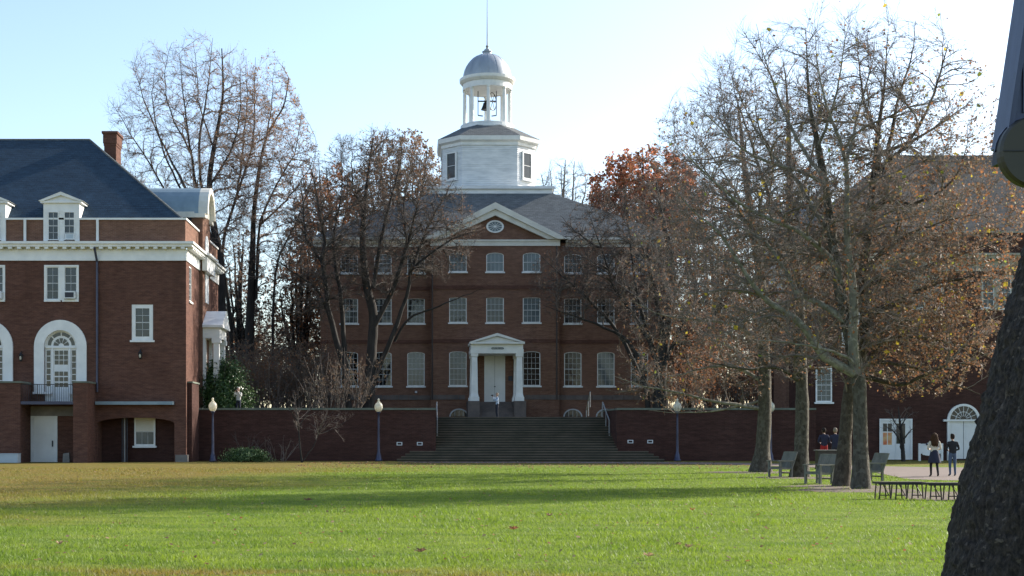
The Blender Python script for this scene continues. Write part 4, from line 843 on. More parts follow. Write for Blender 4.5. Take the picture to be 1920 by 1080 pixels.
def make_tree(name, label, cat, base, stems, plan, env, bark, twig, seed, leaves=None, trunk_n=1, group=None, jit=.02, Sst=16, min_z=None, limb_bark=None):
    """stems: (points, radii); the first trunk_n are the trunk, the others limbs.
    plan: dict(n=(big, middle, small), fuzz=per metre, rmin=..., fl=longest twig) or a list of grow() levels"""
    rg = np.random.default_rng(seed); t = thing(name, label, cat, tuple(base), group=group, world=True)
    SP, SR = zip(*[resample(p, rr, Sst, rg, jit if i >= trunk_n else jit * .3) for i, (p, rr) in enumerate(stems)]); SP, SR = np.array(SP), np.array(SR)
    V, Fq, off = [], [], 0
    for p, rr in stems[:trunk_n]:
        Q, q = resample(p, rr, 56, rg, 0); Q += np.cumsum(rg.normal(0, .006, Q.shape), 0) * np.linspace(0, 1, 57)[:, None]; q = q * (1 + rg.normal(0, .025, q.shape)); v_, f_ = tubes(Q[None], q[None], 14); V.append(v_); Fq.append(f_ + off); off += len(v_)
    link("trunk", np_mesh("trunk", np.vstack(V), np.vstack(Fq), bark, smooth=True), t)
    if len(SP) > trunk_n: V, Fq = tubes(SP[trunk_n:], SR[trunk_n:], 7); link("limbs", np_mesh("limbs", V, Fq, limb_bark or bark, smooth=True), t)["kind"] = "stuff"
    VV, FF, off = [], [], 0; last = []
    if isinstance(plan, list):
        P, Rr = SP, SR
        for lv in plan:
            lv = dict(lv); k = lv.pop("k", 3); P, Rr = grow(P, Rr, rg, env=env, **lv)
            if min_z is not None: keep = P[:, :, 2].min(1) > min_z; P, Rr = P[keep], Rr[keep]
            V, Fq = tubes(P, Rr, k); VV.append(V); FF.append(Fq + off); off += len(V); last.append(P)
        tips = last[-1]
    else:
        envs = env if isinstance(env, list) else [env]; zm = min_z if min_z is not None else -9; rm = plan.get("rmin", .006); nodes = as_nodes(SP, SR, 2); keep = nodes[0][:, 2] > zm; nodes = tuple(x[keep] for x in nodes); allP = []
        for k, (n, S, mul, rk, lm, kk) in enumerate(zip(plan["n"], (6, 4, 2), (2.6, 1.7, 1.2), (.011, .009, .006), plan.get("lm", (9, 3.5, 1.5)), (4, 3, 3))):
            tg = in_env(envs, n, rg, (.42, .40, .38)[k], zm); Q, RQ = reach(nodes, tg, rg, S, rm * mul, rk, lm, up=plan.get("up", .0)); Q[:, 1:, 2] = np.maximum(Q[:, 1:, 2], zm)
            V, Fq = tubes(Q, RQ, kk); VV.append(V); FF.append(Fq + off); off += len(V); nn = as_nodes(Q[:, 1:], RQ[:, 1:]) if k < 2 else None
            if nn: nodes = tuple(np.concatenate([x, y]) for x, y in zip(nodes, nn))
            allP.append((Q, RQ))
        tw, SPK = [], []
        for Q, RQ in allP[1:]:
            P, Rr = grow(Q, RQ, rg, plan.get("fuzz", 6) * 2.0, .08, .7, plan.get("fl", .45) * 1.0 if plan.get("fl", .45) >= 1 else 1.0 * plan.get("fl", .45), 1, None, .05, .15, rm, .5, .5, plan.get("fmax", .6)); SPK.append((P, Rr)); tw.append(np.stack([P[:, 0], .5 * (P[:, 0] + P[:, 1]), P[:, 1]], 1))
        tw.append(allP[2][0]); tips = np.concatenate(tw); V, Fq = spikes(np.concatenate([x[0] for x in SPK]), np.concatenate([x[1] for x in SPK])); link("twigs", np_mesh("twigs", V, Fq, twig), t)["kind"] = "stuff"
    link("crown", np_mesh("crown", np.vstack(VV), np.vstack(FF), twig), t)["kind"] = "stuff"
    if leaves:
        LV, LF, LM, o = [], [], [], 0; mats = leaves[0]
        for (n, size, wts, fn) in leaves[1]:
            bias = None if fn is None else np.maximum(fn(tips[:, -1]), 0) + 1e-9
            V, Fc, mi = leaf_cloud(tips, rg, n, size, mats, wts, bias); LV.append(V); LF.append(Fc + o); LM.append(mi); o += len(V)
        link("leaves", np_mesh("leaves", np.vstack(LV), np.vstack(LF), mats, np.concatenate(LM)), t)["kind"] = "stuff"
    return t
def limb(pts, Y0, dY, rad):
    """polyline read off the photo, standing at depth Y0 and leaning dY metres towards or away by its tip"""
    n = len(pts); return ([P_(x, y, Y0 + dY * (i / (n - 1)) ** 1.2) for i, (x, y) in enumerate(pts)], rad)
def syc_leaves(k, f, yel=1.0):
    mats = [L_brown, L_rust, L_yellow, L_ygreen, L_tan]
    return (mats, [(int(8500 * k), .092, (5, 3.0, .06 * yel, .03, 2.2), f), (int(110 * k * yel), .16, (0, 0, 5, 2, 0), None)])
# --- the two big sycamores in front, trunks side by side
YA = 39.5; rg0 = np.random.default_rng(11)
trunkA = limb([(1614, 921), (1614, 880), (1613, 800), (1611, 720), (1600, 660), (1588, 600), (1577, 548), (1565, 471), (1558, 404), (1548, 336), (1536, 270), (1522, 199), (1517, 116), (1512, 55)], YA, .3, [.31, .215, .20, .2, .18, .155, .135, .12, .1, .06, .03, .006])
limbsA = [([(1605, 700), (1597, 650), (1601, 560), (1590, 470), (1587, 417), (1587, 301), (1564, 241), (1540, 150), (1530, 70)], -1.2, .17),
 ([(1587, 301), (1600, 270), (1611, 215), (1635, 130), (1645, 60)], 1.2, .07), ([(1601, 700), (1544, 668), (1510, 620), (1481, 591), (1447, 572), (1414, 538), (1380, 485), (1347, 435), (1300, 398), (1262, 350)], -1.5, .15),
 ([(1592, 610), (1560, 580), (1500, 548), (1481, 514), (1443, 457), (1380, 418), (1330, 372)], 1.6, .11), ([(1575, 530), (1563, 490), (1496, 433), (1438, 408), (1380, 375), (1300, 300), (1262, 262)], -2.4, .10),
 ([(1566, 475), (1558, 447), (1520, 389), (1491, 336), (1443, 290), (1390, 200), (1370, 140)], 1.8, .09), ([(1550, 345), (1496, 322), (1409, 293), (1340, 235), (1300, 190)], -1.5, .07),
 ([(1606, 690), (1587, 673), (1539, 654), (1470, 640), (1420, 640)], -2.2, .07), ([(1548, 336), (1500, 270), (1460, 180), (1430, 90), (1420, 45)], 2.2, .065), ([(1536, 270), (1560, 200), (1575, 110), (1580, 40)], -1.8, .05)]
make_tree("sycamore_tree", "big sycamore with the trunk nearest the low benches, right one of the close pair", "tree", P_(1613, 921, YA) * [1, 1, 0],
 [trunkA] + [limb(p, YA, d, [r, r * .75, r * .5, r * .25, .006]) for p, d, r in limbsA],
 dict(n=(90, 950, 5400), fuzz=6, rmin=.0068, fl=.5),
 [(P_(1525, 370, YA), (4.4, 4.0, 5.75)), (P_(1440, 430, YA), (3.2, 3.2, 3.6))], B_syc, B_twig_s, 21, syc_leaves(.5, lambda p: 1.5 - .10 * p[:, 2] + .10 * (p[:, 0] - 11)), min_z=2.9, limb_bark=B_limb)
YB = 41.5
trunkB = limb([(1577, 914), (1581, 870), (1586, 800), (1593, 730), (1611, 680), (1622, 600), (1618, 520), (1628, 440), (1638, 330), (1648, 241), (1659, 162), (1666, 50)], YB, .4, [.29, .20, .185, .19, .17, .145, .12, .09, .06, .03, .006])
limbsB = [([(1616, 596), (1678, 572), (1746, 538), (1799, 524), (1860, 510), (1900, 500)], -1.2, .13), ([(1616, 660), (1669, 635), (1707, 630), (1780, 640), (1842, 664), (1880, 690)], 1.4, .11),
 ([(1621, 535), (1717, 505), (1794, 476), (1860, 452), (1905, 436)], 2.0, .10), ([(1619, 512), (1650, 476), (1700, 440), (1760, 420), (1840, 400)], -2.0, .09), ([(1632, 400), (1659, 380), (1717, 384), (1780, 350), (1808, 293), (1815, 240)], -1.5, .08),
 ([(1612, 702), (1688, 721), (1736, 702), (1784, 683), (1830, 690)], -2.2, .09), ([(1640, 330), (1661, 320), (1666, 278), (1685, 185), (1708, 100), (1712, 40)], 1.5, .09), ([(1640, 320), (1690, 280), (1740, 200), (1770, 110), (1778, 80)], -1.6, .08),
 ([(1650, 260), (1620, 200), (1610, 120), (1608, 50)], 1.8, .06), ([(1645, 290), (1720, 260), (1790, 210), (1830, 170)], 2.2, .07), ([(1600, 720), (1640, 660), (1700, 600), (1760, 590), (1830, 580)], 2.6, .09), ([(1610, 690), (1650, 680), (1720, 690), (1800, 720), (1850, 735)], -.6, .08)]
make_tree("sycamore_tree", "big rust-leaved sycamore, the left trunk of the close pair beside the wooden armchair", "tree", P_(1577, 914, YB) * [1, 1, 0],
 [trunkB] + [limb(p, YB, d, [r, r * .75, r * .5, r * .25, .006]) for p, d, r in limbsB],
 dict(n=(95, 950, 5600), fuzz=6, rmin=.0068, fl=.5),
 [(P_(1655, 375, YB), (4.0, 4.0, 6.1)), (P_(1755, 500, YB), (2.9, 3.4, 4.0)), (P_(1720, 640, YB), (2.6, 2.6, 1.9))], B_syc_b, B_twig_s, 22, syc_leaves(2.0, lambda p: 1.75 - .15 * p[:, 2] + .16 * (p[:, 0] - 13.5), 1.5), min_z=2.4)
YC = 50.5
trunkC = limb([(1499, 896), (1502, 850), (1504, 760), (1500, 650), (1495, 540), (1480, 440), (1478, 340), (1475, 230), (1470, 150), (1462, 105)], YC, .3, [.42, .27, .24, .21, .19, .16, .12, .075, .03, .006])
limbsC = [([(1502, 715), (1460, 690), (1400, 690), (1340, 680), (1290, 660)], -1.5, .1), ([(1500, 640), (1450, 600), (1390, 580), (1320, 570)], 1.8, .1), ([(1496, 560), (1540, 520), (1580, 470), (1610, 400)], 1.5, .09), ([(1490, 500), (1430, 450), (1380, 390), (1330, 330), (1290, 280)], -2.2, .1),
 ([(1480, 430), (1440, 360), (1410, 270), (1380, 180), (1370, 120)], 1.8, .09), ([(1479, 400), (1510, 340), (1530, 250), (1545, 160)], -1.8, .08), ([(1477, 330), (1430, 250), (1410, 150)], -2, .07), ([(1502, 690), (1560, 690), (1610, 670)], 2, .07)]
make_tree("sycamore_tree", "sycamore with straight trunk standing between two grey garden armchairs, third from the low benches", "tree", P_(1499, 896, YC) * [1, 1, 0],
 [trunkC] + [limb(p, YC, d, [r, r * .75, r * .5, r * .25, .006]) for p, d, r in limbsC],
 dict(n=(80, 700, 3800), fuzz=5.5, rmin=.007, fl=.5),
 [(P_(1445, 385, YC), (4.7, 4.2, 6.6)), (P_(1370, 300, YC), (2.9, 3.0, 4.2))], B_syc, B_twig_s, 23, syc_leaves(.5, lambda p: 1.4 - .07 * p[:, 2]), min_z=2.6)
YD = 57.0
trunkD = limb([(1426, 886), (1430, 840), (1434, 760), (1432, 640), (1426, 520), (1412, 420), (1398, 330), (1390, 240), (1384, 190)], YD, -.3, [.52, .31, .28, .24, .2, .16, .12, .07, .03])
limbsD = [([(1433, 768), (1390, 760), (1338, 752), (1271, 734), (1208, 722), (1151, 701)], -1.5, .09), ([(1433, 720), (1380, 690), (1320, 690), (1260, 705), (1190, 690)], 1.2, .09), ([(1432, 650), (1380, 610), (1310, 600), (1240, 590), (1180, 560)], -2, .1), ([(1428, 560), (1370, 500), (1320, 430), (1275, 380), (1250, 320)], 1.6, .1),
 ([(1420, 470), (1390, 380), (1340, 300), (1300, 240)], -2, .08), ([(1428, 600), (1470, 540), (1510, 470)], 2, .08), ([(1415, 440), (1440, 360), (1450, 270), (1455, 200)], -1.5, .07), ([(1433, 750), (1350, 770), (1270, 775), (1215, 770)], 1.8, .06), ([(1432, 690), (1340, 640), (1270, 640)], 2.6, .07)]
make_tree("sycamore_tree", "farthest sycamore of the row, its long low limbs reaching over the wall", "tree", P_(1426, 886, YD) * [1, 1, 0],
 [trunkD] + [limb(p, YD, d, [r, r * .75, r * .5, r * .25, .006]) for p, d, r in limbsD],
 dict(n=(85, 760, 4200), fuzz=5.5, rmin=.0078, fl=.5),
 [(P_(1365, 450, YD), (4.9, 4.6, 6.6)), (P_(1290, 660, YD), (3.2, 2.6, 2.2)), (P_(1235, 715, YD), (2.3, 1.8, 1.1)), (P_(1268, 748, YD), (1.7, 1.3, .75))], B_syc, B_twig_s, 24, syc_leaves(.65, lambda p: 1.5 - .09 * p[:, 2], 1.6), min_z=2.05, limb_bark=B_limb)
# --- trees on the terrace before the hall
def terrace_tree(name, label, Y, base_px, stems, env, bark, twig, seed, dens, leaves, group=None, min_z=5.2, trop=.06):
    b = P_(*base_px, Y); b[2] = TZ
    return make_tree(name, label, "tree", b, stems, dict(n=(int(60 * dens), int(430 * dens), int(2100 * dens)), fuzz=5.0, rmin=.0135, fl=.7, fmax=.9, lm=(7, 4, 2.2)),
                     env, bark, twig, seed, leaves, trunk_n=1, min_z=min_z, jit=.05, group=group)
YF = 91.0
def st(pts, Y, d, r): return limb(pts, Y, d, [r, r * .8, r * .6, r * .35, .012])
stemsF = [limb([(690, 782), (692, 735), (697, 660), (700, 591), (688, 538), (680, 461), (684, 383), (692, 322), (700, 262)], YF, .5, [.5, .38, .34, .3, .24, .18, .1, .04]),
 st([(655, 782), (652, 740), (648, 690), (631, 638), (618, 591), (610, 538), (604, 481), (610, 461), (602, 412), (590, 343), (578, 300)], YF, -1, .28), st([(650, 700), (645, 638), (641, 538), (631, 505), (629, 444), (643, 363), (640, 290)], YF, 1.2, .2),
 st([(696, 620), (724, 567), (749, 501), (761, 461), (780, 400), (800, 322)], YF, -1.4, .2), st([(690, 745), (712, 690), (733, 638), (765, 550), (769, 514), (806, 481), (847, 453), (895, 437)], YF, -1.8, .22), st([(700, 540), (712, 444), (724, 383), (741, 322), (748, 262)], YF, 1.5, .16),
 st([(618, 591), (594, 546), (553, 514), (513, 485), (484, 462)], YF, -1.2, .1), st([(740, 640), (765, 599), (818, 575), (903, 542)], YF, -2, .1), st([(606, 500), (575, 440), (565, 370), (560, 320)], YF, 1.2, .12), st([(684, 400), (660, 340), (655, 280)], YF, -1.4, .1), st([(769, 514), (800, 430), (835, 370), (850, 335)], YF, 1.4, .12), st([(761, 461), (755, 390), (770, 300)], YF, 2, .1)]
lvF = ([L_brown, L_rust, L_drab, L_orange], [(4500, .10, (6, 2, 2, .5), lambda p: .35 + .11 * (p[:, 2] - 10))])
terrace_tree("bare_tree", "dark many-stemmed bare tree standing before the left half of the cupola hall", YF, (672, 782), stemsF, [(P_(700, 400, YF), (5.0, 4.6, 5.9)), (P_(820, 430, YF), (3.0, 3.2, 3.6)), (P_(600, 470, YF), (3.4, 3.4, 5.2))], B_dark, B_twig_d, 31, 3.2, lvF)
YG = 92.0
stemsG = [limb([(1238, 782), (1238, 740), (1238, 698), (1249, 606), (1261, 545), (1255, 470), (1240, 400), (1230, 335)], YG, .5, [.55, .45, .4, .3, .24, .15, .05]),
 st([(1215, 782), (1214, 740), (1205, 690), (1175, 635), (1138, 614), (1086, 594), (1020, 570)], YG, -1.5, .2), st([(1214, 740), (1196, 698), (1155, 618), (1098, 561), (1053, 521), (1005, 478)], YG, 1.2, .18), st([(1236, 720), (1224, 667), (1195, 606), (1150, 541), (1122, 463), (1100, 405)], YG, -1, .18), st([(1236, 690), (1228, 667), (1191, 553), (1179, 464), (1171, 415), (1160, 360)], YG, 1.6, .16),
 st([(1240, 700), (1252, 667), (1285, 594), (1326, 553), (1366, 525)], YG, -1.4, .18), st([(1245, 640), (1228, 561), (1216, 488), (1228, 423), (1234, 345)], YG, -1.8, .15), st([(1255, 570), (1290, 500), (1310, 420), (1320, 360)], YG, 1.5, .14), st([(1122, 463), (1080, 440), (1050, 410)], YG, 1, .08)]
lvG = ([L_brown, L_rust, L_drab, L_orange], [(3500, .10, (6, 2, 2, .6), None)])
terrace_tree("bare_tree", "dark bare tree with spreading crown standing before the right half of the cupola hall", YG, (1226, 782), stemsG, [(P_(1190, 480, YG), (5.4, 4.6, 5.4)), (P_(1080, 530, YG), (3.4, 3.2, 3.0)), (P_(1300, 540, YG), (3.4, 3.4, 4.6))], B_dark, B_twig_d, 32, 3.0, lvG)
# --- the tall vase-shaped tree behind the left hall (two stools)
YH = 101.0
stemsH = [limb([(415, 770), (416, 640), (412, 491), (401, 423), (393, 347), (401, 278), (412, 219), (418, 168), (416, 90)], YH, .3, [.5, .45, .36, .3, .24, .17, .1, .04]),
 st([(412, 491), (380, 400), (367, 351), (357, 287), (350, 236), (342, 168), (337, 98)], YH, -1.5, 0.158), st([(405, 430), (378, 351), (374, 278), (384, 210), (393, 146), (399, 72)], YH, 1.5, 0.144), st([(410, 500), (372, 400), (350, 355), (320, 295), (286, 227), (261, 168), (244, 115)], YH, 2, 0.144), st([(412, 510), (355, 420), (308, 355), (278, 304), (244, 253), (218, 210), (203, 190)], YH, -2, 0.122),
 st([(372, 400), (330, 340), (300, 260), (285, 180), (290, 120)], YH, 3, 0.101), st([(416, 640), (405, 560), (360, 470), (300, 380), (240, 330), (222, 300)], YH, 2.5, 0.086), st([(393, 347), (430, 290), (450, 220), (452, 130)], YH, -2.5, 0.101), st([(357, 287), (320, 210), (310, 140), (322, 85)], YH, -2.6, 0.072), st([(401, 278), (375, 200), (368, 120), (362, 75)], YH, 2.6, 0.072)]
lvH = ([L_tan, L_apricot], [(3000, .11, (4, 2), lambda p: .2 + .1 * (p[:, 2] - 10))])
def big_tree(label, Y, bpx, stems, env, seed, dens, leaves):
    b = P_(*bpx, Y); b[2] = TZ
    return make_tree("vase_shaped_tree", label, "tree", b, stems, dict(n=(int(70 * dens), int(480 * dens), int(2100 * dens)), fuzz=4, rmin=.0118, fl=.8, fmax=1.1, lm=(9, 4.5, 2.4), up=.5), env, B_dark, B_twig_t, seed, leaves, jit=.05, min_z=7)
big_tree("tallest bare vase-shaped tree rising directly behind the left hall's rounded gable", YH, (415, 770), stemsH, [(P_(350, 300, YH), (6.3, 5.5, 9.6)), (P_(430, 260, YH), (4.0, 4.5, 6.8))], 41, 1.9, lvH)
YI = 104.0
stemsI = [limb([(472, 770), (468, 640), (474, 466), (478, 381), (495, 274), (515, 230), (533, 200), (542, 150)], YI, .4, [.45, .4, .3, .22, .15, .08, .04]), st([(440, 770), (432, 600), (418, 466), (444, 372), (474, 278), (478, 210), (482, 110)], YI, -1.3, 0.202), st([(480, 560), (487, 423), (521, 338), (550, 287), (563, 225), (566, 200)], YI, 1.4, 0.130), st([(444, 372), (455, 280), (462, 190), (458, 120)], YI, 1.8, 0.101), st([(520, 770), (512, 640), (520, 500), (556, 420), (590, 330), (596, 270)], YI, -1.6, 0.144), st([(487, 423), (540, 370), (580, 310), (590, 280)], YI, -2, 0.086), st([(495, 274), (505, 200), (512, 130)], YI, -1.6, 0.072)]
lvI = ([L_tan, L_apricot], [(5200, .14, (4, 3), lambda p: .1 * (p[:, 2] - 11) + .12 * (p[:, 0] + 14))])
big_tree("bare tree with apricot leaves in its top, between the left hall and cupola hall", YI, (472, 770), stemsI, [(P_(500, 330, YI), (4.0, 4.5, 9.4)), (P_(550, 350, YI), (2.7, 3.4, 5.5))], 42, 1.8, lvI)
# --- trees beyond
def far_tree(name, label, px, top, bot, hw, Y, seed, bark, twig, leaves, dens=.8, n=7, spread=.7, group=None, rmin=.016):
    rg = np.random.default_rng(seed); b = P_(px, 790, Y); b[2] = TZ - .1; zt = Z_(top, Y); zb = Z_(bot, Y); hwm = hw / F * Y; fork = b[2] + (zb - b[2]) * .7 + 1
    tr = [([b, b + [0.1, 0, (fork - b[2]) * .6], [b[0], b[1], fork], [b[0] + rg.normal(0, .4), b[1], (fork + zt) / 2], [b[0] + rg.normal(0, .6), b[1], zt - .4]], [.45, .38, .3, .18, .04])]
    for i in range(n):
        a = 2 * math.pi * (i + rg.random() * .5) / n; ex = hwm * spread * rg.uniform(.6, 1.1); z1 = zb + (zt - zb) * rg.uniform(.55, .98); s0 = fork * rg.uniform(.8, 1.1)
        tr.append(([(b[0], b[1], s0), (b[0] + .35 * ex * math.cos(a), b[1] + .35 * ex * math.sin(a), s0 + (z1 - s0) * .35), (b[0] + .75 * ex * math.cos(a), b[1] + .75 * ex * math.sin(a), s0 + (z1 - s0) * .7), (b[0] + ex * math.cos(a), b[1] + ex * math.sin(a), z1)], [.2, .15, .1, .03]))
    env = ((b[0], b[1], (zt + zb) / 2), (hwm, hwm, (zt - zb) / 2))
    return make_tree(name, label, "tree", b, tr, dict(n=(int(36 * dens), int(260 * dens), int(1050 * dens)), fuzz=2.4, rmin=rmin, fl=.9, fmax=1.3, lm=(8, 4, 2.6), up=.3), env, bark, twig, seed, leaves, jit=.08, min_z=zb - 2)
far_tree("oak_tree", "red-leaved oak rising behind the right end of the cupola hall's roof", 1212, 276, 520, 118, 126, 51, B_dark, B_twig, ([L_red, L_orange, L_rust, L_brown], [(24000, .29, (5, 2.5, 2.5, 1), None)]), 1.15, 12)
far_tree("oak_tree", "russet-leaved oak showing behind the left slope of the cupola hall's roof", 752, 244, 500, 100, 124, 52, B_dark, B_twig, ([L_brown, L_rust, L_drab, L_tan], [(15000, .21, (4, 1.2, 5, 1), None)]), 1.1, 11)
far_tree("maple_tree", "orange-leaved maple glowing through the bare branches left of the cupola hall", 622, 305, 640, 85, 128, 53, B_dark, B_twig, ([L_orange, L_rust, L_brown, L_tan], [(15000, .26, (4, 3, 3, 1), None)]), 1.0, 9)
far_tree("bare_tree", "leafless tree paled as by haze in the gap between cupola and red oak", 1062, 292, 470, 66, 140, 54, B_grey, B_twig_g, None, .75, 10, .85)  # lighter twig colour stands in for distance haze
far_tree("bare_tree", "leafless dark tree behind the sycamores at the right end of the cupola hall", 1330, 330, 700, 90, 112, 55, B_dark, B_twig, ([L_brown, L_rust, L_orange], [(6000, .22, (4, 3, 1), None)]), .9, 9)
far_tree("bare_tree", "leafless grey tree seen through the sycamores between the two brick halls", 1425, 360, 720, 85, 118, 56, B_grey, B_twig_g, ([L_brown, L_rust], [(2500, .22, (3, 2), None)]), .9, 9)
far_tree("bare_tree", "small leafless tree with brown leaves in the brush left of the cupola hall", 560, 450, 740, 60, 112, 57, B_dark, B_twig, ([L_brown, L_rust, L_orange], [(3800, .22, (4, 2, 1.5), None)]), 1.0, 8)
far_tree("bare_tree", "thin leafless tree in the brush beside the left hall's porch", 455, 430, 740, 55, 110, 58, B_dark, B_twig, ([L_brown, L_drab], [(2500, .2, (4, 2), None)]), 1.0, 8)
far_tree("oak_tree", "brown-leaved oak peeping over the wall behind the sycamores, right of the steps", 1290, 560, 760, 70, 104, 59, B_dark, B_twig, ([L_rust, L_orange, L_brown], [(7000, .2, (3, 3, 3), None)]), 1.0, 8)
# --- brush and shrubs
def brush(name, label, cat, x, y, z, rx, ry, h, n, seed, bark, leaves=None, lean=.45, r0=.03, dens=2.2, kind=None, rm=.008, group=None):
    rg = np.random.default_rng(seed); t = thing(name, label, cat, (x, y, z), world=True, group=group) if kind is None else None
    P = np.empty((n, 7, 3)); bx = rg.uniform(-1, 1, n) * rx * .55; by = rg.uniform(-1, 1, n) * ry * .55; d = nrm(np.stack([bx / max(rx, .1) * lean * 1.6 + rg.normal(0, lean * .5, n), rg.normal(0, lean * .5, n), np.ones(n)], 1)); P[:, 0] = np.stack([x + bx, y + by, np.full(n, z)], 1); ln = h * rg.uniform(.55, 1.02, n)
    for k in range(6): d = nrm(d + rg.normal(size=d.shape) * .1); P[:, k + 1] = P[:, k] + d * (ln / 6)[:, None]
    Rr = np.broadcast_to(r0 * (1 - .8 * np.linspace(0, 1, 7)), (n, 7)).copy()
    V, Fq = tubes(P, Rr, 4); VV, FF = [V], [Fq]; off = len(V); stem_me = np_mesh("stems", V, Fq, bark)
    A, Ra = grow(P, Rr, rg, dens, .2, .7, .4, 4, trop=.03, wander=.16, rmin=rm * 1.3, rfac=.7); B_, Rb = grow(A, Ra, rg, dens * 1.9, .1, .7, .45, 3, trop=.02, wander=.2, rmin=rm, rfac=.5, lmax=.7)
    V1, F1 = tubes(A, Ra, 3); V2, F2 = tubes(B_, Rb, 3); me = np_mesh("twigs", np.vstack([V1, V2]), np.vstack([F1, F2 + len(V1)]), bark)
    lm = None
    if leaves: V, Fc, mi = leaf_cloud(np.concatenate([B_], 0), rg, leaves[1], leaves[2], leaves[0], leaves[3]); lm = np_mesh("leaves", V, Fc, leaves[0], mi)
    if kind is None:
        link("stems", stem_me, t)["kind"] = "stuff"; link("twigs", me, t)["kind"] = "stuff"
        if lm: link("leaves", lm, t)["kind"] = "stuff"
        return t
    vv, ff = [np.vstack([V1, V2])], [np.vstack([F1, F2 + len(V1)])]; return stem_me, me, lm
for i, (px, Y, rx, h, nn, lab, lv) in enumerate([(632, 88, 2.6, 4.6, 46, "grey twiggy shrub thicket under the dark tree before the cupola hall's left end", ([L_drab, L_brown], 1600, .10, (3, 2))),
  (520, 96, 3.0, 6.0, 40, "tall brown thicket of bare shrubs in the gap left of the cupola hall", ([L_brown, L_rust, L_orange], 2200, .14, (4, 2, 1))), (580, 100, 2.6, 7.0, 36, "tall dark thicket behind the grey shrubs at the cupola hall's left corner", ([L_brown, L_drab], 2600, .14, (4, 2))),
  (485, 92, 2.4, 4.6, 44, "low brown thicket just behind the coping left of the grey shrubs", ([L_brown, L_drab, L_rust], 3200, .12, (4, 3, 1))), (555, 93.5, 2.6, 5.4, 46, "dense brown thicket behind the slim young tree's top", ([L_brown, L_drab], 3600, .12, (4, 3))),
  (1270, 99, 2.8, 5.5, 40, "russet thicket close against the right end of the cupola hall", ([L_rust, L_brown], 3200, .13, (2, 3))), (1390, 93, 3.0, 4.8, 44, "brown thicket over the wall behind the farthest sycamore trunk", ([L_rust, L_orange, L_brown], 3400, .12, (3, 1, 4))), (1490, 96, 2.4, 5.0, 40, "brown thicket against the half hidden right hall's side wall", ([L_rust, L_brown], 2600, .12, (3, 3))),
  (450, 98, 2.6, 6.2, 40, "brown thicket of shrubs beside the white flank porch of the left hall", ([L_drab, L_brown], 3000, .14, (3, 2))), (1330, 95, 3.0, 4.4, 40, "russet shrub thicket above the wall right of the cupola hall", ([L_rust, L_orange, L_brown], 3000, .12, (3, 2, 3))),
  (1440, 99, 3.0, 5.6, 40, "brown shrub thicket above the wall beside the half hidden right hall", ([L_rust, L_brown], 2800, .14, (3, 3)))]):
    brush("shrub_thicket", lab, "shrub", X_(px, Y), Y, TZ - .02, rx, 1.4, h, nn, 60 + i, B_twig, lv, .3, .035, 1.7, rm=.009)
# distant wood as one mass
W = []
for i, (px, Y) in enumerate([(430, 128), (470, 120), (510, 134), (545, 122), (600, 138), (580, 116), (1290, 138), (1330, 122), (1380, 132), (1430, 126), (1480, 136), (1530, 124)]):
    W.append(brush("w", "", "", X_(px, Y), Y, TZ - .05, 3.4, 2.0, 9.5 + 3 * (i % 3), 19, 80 + i, B_dark, ([L_brown, L_drab, L_rust], 2600, .26, (4, 3, 1)), .3, .06, 1.0, kind="stuff", rm=.02))
def join_mesh(name, lst, mats):
    V, Fq, mi, o = [], [], [], 0
    for me in lst:
        n = len(me.vertices); co = np.empty(n * 3, np.float32); me.vertices.foreach_get("co", co); V.append(co.reshape(-1, 3)); li = np.empty(len(me.loops), np.int32); me.loops.foreach_get("vertex_index", li); k = len(me.loops) // len(me.polygons); Fq.append(li.reshape(-1, k) + o); o += n
        q = np.empty(len(me.polygons), np.int32); me.polygons.foreach_get("material_index", q); mi.append(q)
    return np_mesh(name, np.vstack(V), np.vstack(Fq), mats, np.concatenate(mi))
fw = link("far_woods", join_mesh("far_woods", [m for w_ in W for m in w_[:2]], [B_twig])); tag(fw, "brown leafless woods massed far behind the cupola hall", "woods", kind="stuff")
fl = link("far_woods_foliage", join_mesh("far_woods_foliage", [w_[2] for w_ in W], [L_brown, L_drab, L_rust])); tag(fl, "withered brown leaves of the woods far behind the cupola hall", "foliage", kind="stuff")
